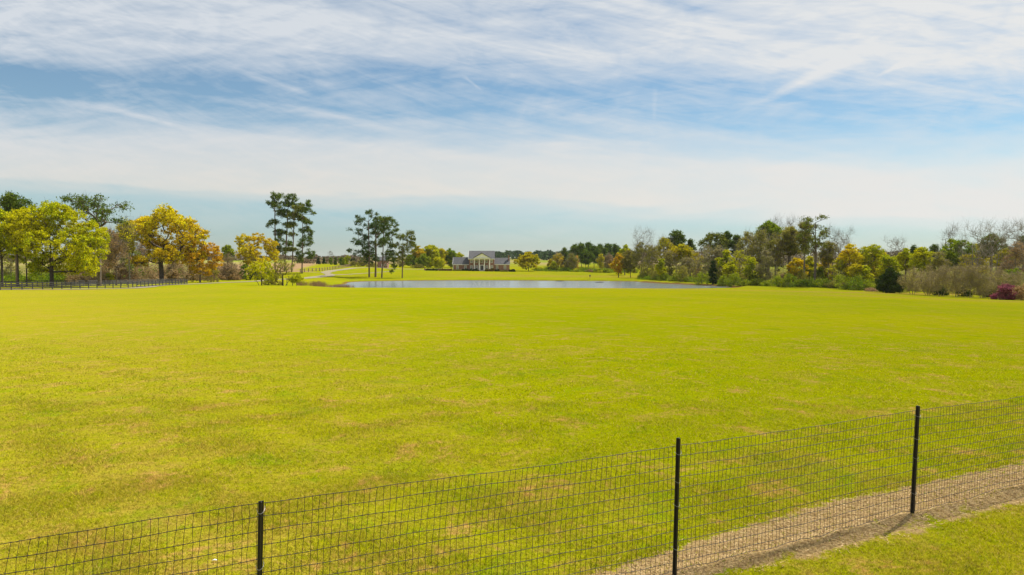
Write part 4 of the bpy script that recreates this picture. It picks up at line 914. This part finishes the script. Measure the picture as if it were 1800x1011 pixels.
# portico
p_ = tag(empty('portico', (0, 0, 0))); p_.parent = house
b_ = MB(); b_.box(hx(831.8), hx(862.4), -.9, yf-.003, -.5, hz_(474.9)); b_.box(hx(843.5), hx(850.5), -1.5, -.903, -.5, hz_(475.4)); b_.build('porch_floor', CONC, p_)
e_ = MB(); e_.box(hx(832.6), hx(861.8), -.75, yf-.41, hz_(455.8), hz_(454.0)); e_.box(hx(831.8), hx(862.6), -.95, yf-.42, hz_(453.9), hz_(453.3)); e_.build('entablature', CREAM, p_)
d_ = MB(); d_.prism([(hx(833.4), hz_(453.25)),(hx(861.2), hz_(453.25)),(hx(847.3), hz_(445.6))], -.55, yf-.45); d_.build('pediment', WHITE, p_)
r_ = MB()
for s in (-1, 1):
    xa, za, xb, zb = hx(847.3)+s*15.3*K_, hz_(453.6), hx(847.3), hz_(444.9)
    r_.prism([(xa, za),(xb, zb),(xb, zb+.22),(xa, za+.22)], -1.0, yf+3.2)
r_.build('portico_roof', ROOF, p_)
for cx_ in (833.8, 842.5, 851.6, 860.5):
    c_ = MB(); x = hx(cx_); z0, z1 = hz_(474.85), hz_(455.85)
    c_.tube([(x, -.4, z0+.25), (x, -.4, (z0+z1)/2), (x, -.4, z1-.25)], [.27, .265, .225], 14)
    c_.box(x-.36, x+.36, -.76, -.04, z0, z0+.14); c_.tube([(x, -.4, z0+.142), (x, -.4, z0+.248)], .32, 14); c_.box(x-.33, x+.33, -.73, -.07, z1-.14, z1-.003); c_.tube([(x, -.4, z1-.248), (x, -.4, z1-.142)], .28, 14)
    c_.build('column', WHITE, p_, False)
# doorway
dr = MB(); dr.box(hx(844.2), hx(849.2), yf-.06, yf-.004, hz_(474.7), hz_(467.4)); dr = dr.build('door', DARKD, house)
df = MB(); df.box(hx(842.8), hx(844.2)-.002, yf-.12, yf-.003, hz_(474.7), hz_(466.9)); df.box(hx(849.2)+.002, hx(850.8), yf-.12, yf-.003, hz_(474.7), hz_(466.9)); df.box(hx(842.2), hx(851.2), yf-.3, yf-.003, hz_(466.9)+.002, hz_(465.6)); df.box((hx(844.2)+hx(849.2))/2-.04, (hx(844.2)+hx(849.2))/2+.04, yf-.09, yf-.062, hz_(474.7), hz_(467.4))
df.build('door_frame', WHITE, dr)

# clipped hedges along the house front
def hedge(px0, px1, ytop, ybot, d, color, label, group=None):
    rng = np.random.RandomState(int(px0*3)); x0, x1 = P(px0, ytop, d).x, P(px1, ytop, d).x; xm = (x0+x1)/2; z0 = gz(xm, d); h = max(.5, P(900, ytop, d).z - z0)
    root = tag(empty('hedge', (xm, d, z0)), label, 'hedge', group); W = (x1-x0)/2
    n = int(2600*max(1, W/3)); x = rng.uniform(-W, W, n); dep = .75
    edge = 1 - np.clip((np.abs(x)-(W-.5))/.5, 0, 1)**2*.4
    z = rng.rand(n)**.6*h*edge*(1 + .12*np.sin(x*2.3)); y = rng.uniform(-dep, dep, n)*edge
    v, f = leaf_quads(np.stack([x, y, z], 1), .22, rng, .7); mesh_np('foliage', v, f, LM[color], root)
    S_ = []
    for i in range(int(W*3)+3):
        sx0 = rng.uniform(-W*.9, W*.9); S_.append([sx0, 0, -.1, sx0+rng.normal()*.2, rng.normal()*.2, h*.8, .04, .02])
    v, f = segs_mesh(np.array(S_), 5); mesh_np('stems', v, f, BARK, root)
for a in [(796,811,473.6,477,HD-4,'hedgel','pale clipped hedge before the left wing of the house'),(811.5,824,472.8,477,HD-3,'hedged','dark hedge between the left wing and the portico'),(824.5,842,473.2,478,HD-4.5,'hedged','dark hedge left of the portico steps'),
          (852,859,473.0,478,HD-5,'hedger','gold and brown hedge right of the portico steps'),(859.5,869,472.2,478,HD-5,'hedger','taller golden bush at the right corner of the portico'),(869.5,878,473.4,478,HD-4,'hedged','dark bush before the right wing'),
          (878.5,893,475,478,HD-5,'hedgel','pale low hedge before the right wing'),(894,906,473.6,478.5,HD-4,'hedged','large dark rounded bush right of the house')]: hedge(*a)
# low garden wall and planting left of the house
gw = P(770, 474, HD-3); gwz = gz(gw.x, HD-3)
garden = tag(empty('garden_wall', (gw.x, HD-3, gwz)), 'low dark red brick garden wall left of the house', 'wall')
m_ = MB(); m_.box(-6.4, 6.6, -.15, .15, -.3, .85); m_.build('brickwork', BR, garden)
m_ = MB(); m_.box(-6.45, 6.65, -.2, .2, .852, .93); m_.build('coping', CONC, garden)
for x in (-6.6, -2.2, 2.2, 6.8):
    m_ = MB(); m_.box(x-.22, x+.22, -.24, .24, -.3, 1.05); m_.box(x-.28, x+.28, -.3, .3, 1.052, 1.14); m_.build('pier', BR, garden)
hedge(749,770,472.6,476,HD-5,'hedged','dark shrubs against the garden wall on its left half'); hedge(772,795,473.0,476,HD-5,'hedger','reddish shrubs against the garden wall on its right half')
# small brick outbuilding behind the bank pines
ob = P(672, 468.7, 372); oz = gz(ob.x, 372); s_ = 372/F
out = tag(empty('brick_outbuilding', (ob.x, 372, oz)), 'small red brick outbuilding with grey roof seen between pine trunks', 'outbuilding')
oh = P(672, 457.6, 372).z - oz
m_ = MB(); m_.box(-2.7, 2.7, 0, 5, -.4, oh); m_.prismx([(0, oh),(5, oh),(2.5, oh+1.7)], -2.7, 2.7); m_.build('wall', BR, out)
gable_roof(-3.0, 3.0, 0, 5, oh, oh+1.75).build('roof', ROOF, out)
m_ = MB(); m_.box(-.5, .5, -.05, -.004, 0, 2.1); m_.build('door', WHITE, out)
m_ = MB(); m_.box(1.2, 2.1, -.05, -.004, 1.0, 2.1); w_ = m_.build('window', WHITE, out); m_ = MB(); m_.box(1.28, 2.02, -.06, -.052, 1.08, 2.02); m_.build('pane', GL, w_)

# ------------------------------------------------------------------ black board fence on the left
BLK = simple('black_fence_paint', (.018,.018,.02), (.045,.043,.045), 4, .65, bump=.2)
def board_fence(name, pts, label, space, h, rails, mt, pw=.14):
    """posts every `space` m along a polyline, rails between"""
    p0 = Vector((pts[0][0], pts[0][1], 0)); z0 = gz(p0.x, p0.y)
    root = tag(empty(name, (p0.x, p0.y, z0)), label, 'fence')
    path = [Vector((x, y, 0)) for x, y in pts]; ps = []; carry = 0
    for a, b in zip(path[:-1], path[1:]):
        L = (b-a).length; t = carry
        while t < L: ps.append(a + (b-a)*(t/L)); t += space
        carry = t - L
    ps = [Vector((p.x-p0.x, p.y-p0.y, gz(p.x, p.y)-z0)) for p in ps]
    for p in ps:
        m_ = MB(); m_.box(p.x-pw/2, p.x+pw/2, p.y-pw/2, p.y+pw/2, p.z-.3, p.z+h+.04+.03*math.sin(p.x*9+p.y*5)); m_.build('post', mt, root)
    for r_, zz in enumerate(rails):
        m_ = MB()
        for a, b in zip(ps[:-1], ps[1:]):
            dx, dy = b.x-a.x, b.y-a.y; L = math.hypot(dx, dy); nx_, ny_ = dy/L, -dx/L
            if nx_*(-p0.x) + ny_*(-p0.y) < 0: nx_, ny_ = -nx_, -ny_
            o1, o2 = pw/2+.003, pw/2+.033; k = len(m_.v); sg = .012*math.sin(a.x*7+r_*2+a.y)
            for p, z_ in ((a, a.z+zz+sg), (b, b.z+zz+sg*.3)):
                for o in (o1, o2):
                    for h_ in (-.075, .075): m_.v.append((p.x+nx_*o, p.y+ny_*o, z_+h_))
            m_.f += [(k,k+1,k+3,k+2),(k+4,k+6,k+7,k+5),(k,k+4,k+5,k+1),(k+2,k+3,k+7,k+6),(k+1,k+5,k+7,k+3),(k,k+2,k+6,k+4)]
        m_.build('rail', mt, root)
    return root
A_ = P(14, 508, 121); B_ = P(227, 507, 149); C_ = P(332, 499, 186)
st = (A_.x - (B_.x-A_.x)*.35, A_.y - (B_.y-A_.y)*.35)
board_fence('board_fence', [st, (B_.x, B_.y), (C_.x, C_.y)], 'black four rail board fence along the lane at the left field edge', 2.13, 1.36, (.22,.58,.93,1.26), BLK)
# second line of fence in the trees behind
D_ = P(-30, 500, 134); E_ = P(150, 500, 158); F_ = P(330, 497, 205)
board_fence('board_fence', [(D_.x, D_.y), (E_.x, E_.y), (F_.x, F_.y)], 'grey black board fence running behind the first one under the trees', 2.4, 1.3, (.3,.62,.95,1.25), simple('weathered_fence', (.05,.047,.045), (.10,.095,.09), 4, .8))
# brown rail fence by the ploughed field
WD = simple('brown_rail', (.16,.10,.06), (.24,.16,.10), 3, .85)
board_fence('field_fence', [G(528,479.5), G(560,477), G(585,474), G(605,470.5), G(618,468.3)], 'brown post and rail fence along the edge of the brown field', 4.2, 1.45, (.45,1.2), WD, .3)
# dark timber frame among the bushes at the pond corner
BF = P(510, 500, 184); bz = gz(BF.x, BF.y)
fr = tag(empty('timber_frame', (BF.x, BF.y, bz)), 'dark timber frame like an open gate beside the twisted small tree', 'gate')
for x in (-.85, .65): m_ = MB(); m_.box(x-.07, x+.07, -.07, .07, -.3, 1.75); m_.build('post', BLK, fr)
m_ = MB(); m_.box(-.95, .75, -.08, .08, 1.752, 1.9); m_.build('beam', BLK, fr)
# nest box on a post and a floating log by the far shore
nb_ = G(1037, 491.5); nz_ = gz(*nb_)
bx_ = tag(empty('nest_box', (*nb_, nz_)), 'small dark nest box on a post at the far shore of the pond', 'nest box')
m_ = MB(); m_.tube([(0,0,-.2),(0,0,1.05)], .06, 8); m_.build('post', WD, bx_)
m_ = MB(); m_.box(-.2,.2,-.18,.18,1.052,1.6); m_.prism([(-.27,1.603),(.27,1.603),(0,1.83)], -.24,.24); m_.build('box', BARKD, bx_)
lx, ly = on_water(1054, 496.6)
m_ = MB(); m_.tube([(-1.6,0,.02),(-.7,.1,.08),(.2,.05,.1),(1.1,-.1,.05),(1.6,-.15,0)], [.08,.14,.15,.12,.05], 8); lo = m_.build('log', BARKD, None, True); lo.location = (lx, ly, ZW); tag(lo, 'dark log floating near the far shore of the pond', 'log')
lx, ly = on_water(985, 494.4)
m_ = MB(); m_.tube([(-1.9,0,.02),(-.6,.1,.10),(.4,.05,.1),(1.3,.2,.03)], [.06,.15,.16,.05], 8); lo = m_.build('log', BARKD, None, True); lo.location = (lx, ly, ZW); tag(lo, 'dark snag lying at the water edge below the middle copse', 'log')
# white shed glimpsed at the right edge
sp_ = P(1811, 508, 165); sz_ = gz(sp_.x, sp_.y)
shd = tag(empty('shed', (sp_.x, sp_.y, sz_)), 'white shed corner glimpsed through bushes at the right edge', 'shed')
m_ = MB(); m_.box(-1.3, 3, 0, 3, -.3, 1.9); m_.prismx([(0,1.9),(3,1.9),(1.5,2.7)], -1.3, 3); m_.build('wall', WHITE, shd)
gable_roof(-1.5, 3.2, 0, 3, 1.92, 2.75, .08, .2).build('roof', CONC, shd)

# ------------------------------------------------------------------ welded wire fence in front
PB_, q = mat('black_post_paint'); co = q.node('ShaderNodeTexCoord').outputs['Object']; nz = q.noise(co, 40, 5, .7)
pbn = q.node('ShaderNodeBsdfPrincipled', {'Base Color': q.mix(q.mr(nz, .58, .75), (.012,.011,.010), (.05,.035,.025)), 'Roughness': .55})
q.l.new(q.node('ShaderNodeBump', {'Height': nz, 'Strength': .3, 'Distance': .003}).outputs[0], pbn.inputs['Normal'])
q.node('ShaderNodeOutputMaterial', {0: pbn.outputs[0]})
WM = simple('wire_coating', (.014,.011,.008), (.028,.020,.014), 30, .6)
TIE = simple('tie_wire', (.30,.30,.29), (.42,.41,.40), 30, .5, .4)
fence = tag(empty('wire_fence', (FP[2].x, FP[2].y, gz(FP[2].x, FP[2].y))), 'black welded wire mesh fence on steel posts across the foreground', 'fence')
fo = Vector(fence.location); nrm = Vector((-fdir.y, fdir.x, 0))       # mesh hangs on the far side of the posts
tops = {1: (459.5, 880), 2: (1191, 769), 3: (1612, 713)}
LEAN = [.03]*6; PH = [1.32]*6
for i_, (tx, ty) in tops.items(): t_ = P(tx, ty, FP[i_].y + .02); PH[i_] = t_.z; LEAN[i_] = (t_.x - FP[i_].x)/fdir.x*1.3/t_.z*.95
def post_base(i): return Vector((FP[i].x, FP[i].y, 0))
MESH_TOP = [1.26, P(459, 886, FP[1].y).z, P(1190, 784, FP[2].y).z, P(1611, 722, FP[3].y).z, 1.25, 1.25]
for i in range(5):
    b0 = post_base(i); ax = fdir; lean = LEAN[i]
    m_ = MB(); nseg = 12
    prof = [(-.019,-.0035),(.019,-.0035),(.019,.0035),(.0035,.0035),(.0035,.036),(-.0035,.036),(-.0035,.0035),(-.019,.0035)]
    for k in range(nseg+1):
        z = -.3 + (PH[i]+.3)*k/nseg
        for (a_, n_) in prof:
            c_ = b0 + ax*(a_ + lean*max(z, 0)/1.3) + nrm*(-.006 - n_); m_.v.append((c_.x-fo.x, c_.y-fo.y, z-fo.z))
    n = len(prof)
    for k in range(nseg):
        for j in range(n): m_.f.append((k*n+j, k*n+(j+1) % n, (k+1)*n+(j+1) % n, (k+1)*n+j))
    m_.f.append(tuple(range(n-1, -1, -1))); m_.f.append(tuple(nseg*n + j for j in range(n)))
    z = .12
    while z < PH[i]-.03:                               # studs up the face of the post
        c_ = b0 + ax*(lean*z/1.3) + nrm*(-.0025); m_.tube([(c_.x-fo.x-nrm.x*.004, c_.y-fo.y-nrm.y*.004, z-fo.z), (c_.x-fo.x+nrm.x*.005, c_.y-fo.y+nrm.y*.005, z-fo.z+.002)], .006, 6); z += .054
    po = m_.build('post', PB_, fence)
    for zt in ([.30, .72, 1.22] if i != 1 else [.35, .82, 1.235]) + ([.95] if i in (2, 3) else []):
        t_ = MB(); pts = []; c_ = b0 + ax*(lean*zt/1.3)
        for k in range(15):
            th = math.pi*(-.1 + 1.2*k/14)
            p = c_ + ax*(.027*math.cos(th)) - nrm*(.006 + .043*max(0, math.sin(th)) - .012*(math.sin(th) < 0)); pts.append((p.x-fo.x, p.y-fo.y, zt-fo.z + .010*math.cos(th) - .022*math.sin(th)))
        t_.tube(pts, .0016, 5); t_.build('wire_tie', TIE, po)
# the mesh itself: 12 line wires, upright wires every 54 mm, slightly slack between the posts
rngf = np.random.RandomState(12)
def mesh_pt(s, row):
    """s in post units along the fence, row 0 (bottom) .. 12 (top)"""
    i = min(int(s), 4); f = s - i; a, b = FP[i], FP[i+1]; p = a + (b-a)*f
    top = MESH_TOP[i]*(1-f) + MESH_TOP[i+1]*f; slack = math.sin(math.pi*f)
    z = .025 + (top-.025)*row/12 - slack*.016*(row/12) + .003*math.sin(s*13 + row*1.3) + .0025*math.sin(s*41 + row*2.1)
    off = .004 + slack*(.012*math.sin(row*.5 + i*2) + .02*math.sin(s*4.4 + row*.22)); lean = (LEAN[i]*(1-f) + LEAN[i+1]*f)*z/1.3 + .012*math.sin(row*.55 + i)*slack + slack*.05*(row/12-.5)
    q_ = p + nrm*off + fdir*lean; return (q_.x-fo.x, q_.y-fo.y, z + (gz(q_.x, q_.y) if row < 1 else 0)*(1 if row < 1 else 0) - fo.z)
SG = []
ns = int(4.97*3.66/.027)
for row in range(13):
    pr = None
    for k in range(0, ns+1):
        p = mesh_pt(k/ns*4.97, row)
        if pr is not None: SG.append([*pr, *p, 0.0027, 0.0027])
        pr = p
v1, f1 = segs_mesh(np.array(SG), 5)
SG = []; KN = []
nv = int(4.97*3.72/.0535)
for k in range(nv+1):
    s = k/nv*4.97 + rngf.normal()*.0006; jit = rngf.normal(size=13)*.0009; pr = None
    for row in range(13):
        p = Vector(mesh_pt(s + jit[row], row)) + nrm*(.0028)
        if pr is not None:
            mid = (p + pr)/2 + fdir*rngf.normal()*.0015 + nrm*rngf.normal()*.001
            SG.append([*pr, *mid, .0019, .0019]); SG.append([*mid, *p, .0019, .0019])
        KN.append(p - nrm*.0014); pr = p
v2, f2 = segs_mesh(np.array(SG), 4)
KN = np.array([tuple(p) for p in KN]); fd = np.array(fdir); kr = .0052
KS = np.concatenate([KN - fd*kr, KN + fd*kr, np.full((len(KN), 1), kr*.75), np.full((len(KN), 1), kr*.75)], 1)
v3, f3 = segs_mesh(KS, 4)
kb = np.arange(len(KN))[:, None]*8
f3 = np.concatenate([f3, kb + np.array([[3,2,1,0]]), kb + np.array([[4,5,6,7]])], 0)
me = mesh_np('line_wires', v1, f1, WM, fence)
mesh_np('upright_wires', np.concatenate([v2, v3]), np.concatenate([f2, f3 + len(v2)]), WM, fence)
# a pale scrap lying in the grass near the left post
sc = ground_pt(377, 991)
m_ = MB(); m_.v = [(-.035,-.01,.03),(.0,-.018,.045),(.04,-.006,.035),(.035,.014,.032),(.0,.012,.05),(-.03,.012,.03)]; m_.f = [(0,1,4,5),(1,2,3,4)]
o_ = m_.build('leaf_scrap', CREAM); o_.scale = (.7, .7, .6); o_.location = (sc[0], sc[1], gz(*sc)); tag(o_, 'pale scrap lying in the grass near the left fence post', 'litter')

# ------------------------------------------------------------------ air
hm, q = mat('haze_air'); pv = q.node('ShaderNodeVolumePrincipled', {'Color': (.86,.92,1.0,1), 'Density': 0.00004, 'Anisotropy': 0.2}); q.node('ShaderNodeOutputMaterial', {1: pv.outputs[0]})
lo_z = float(ZZ.min()) - 1.0
m_ = MB(); m_.box(-5600, 5600, -900, 5600, lo_z, 34.0); tag(m_.build('haze', hm), kind='stuff')
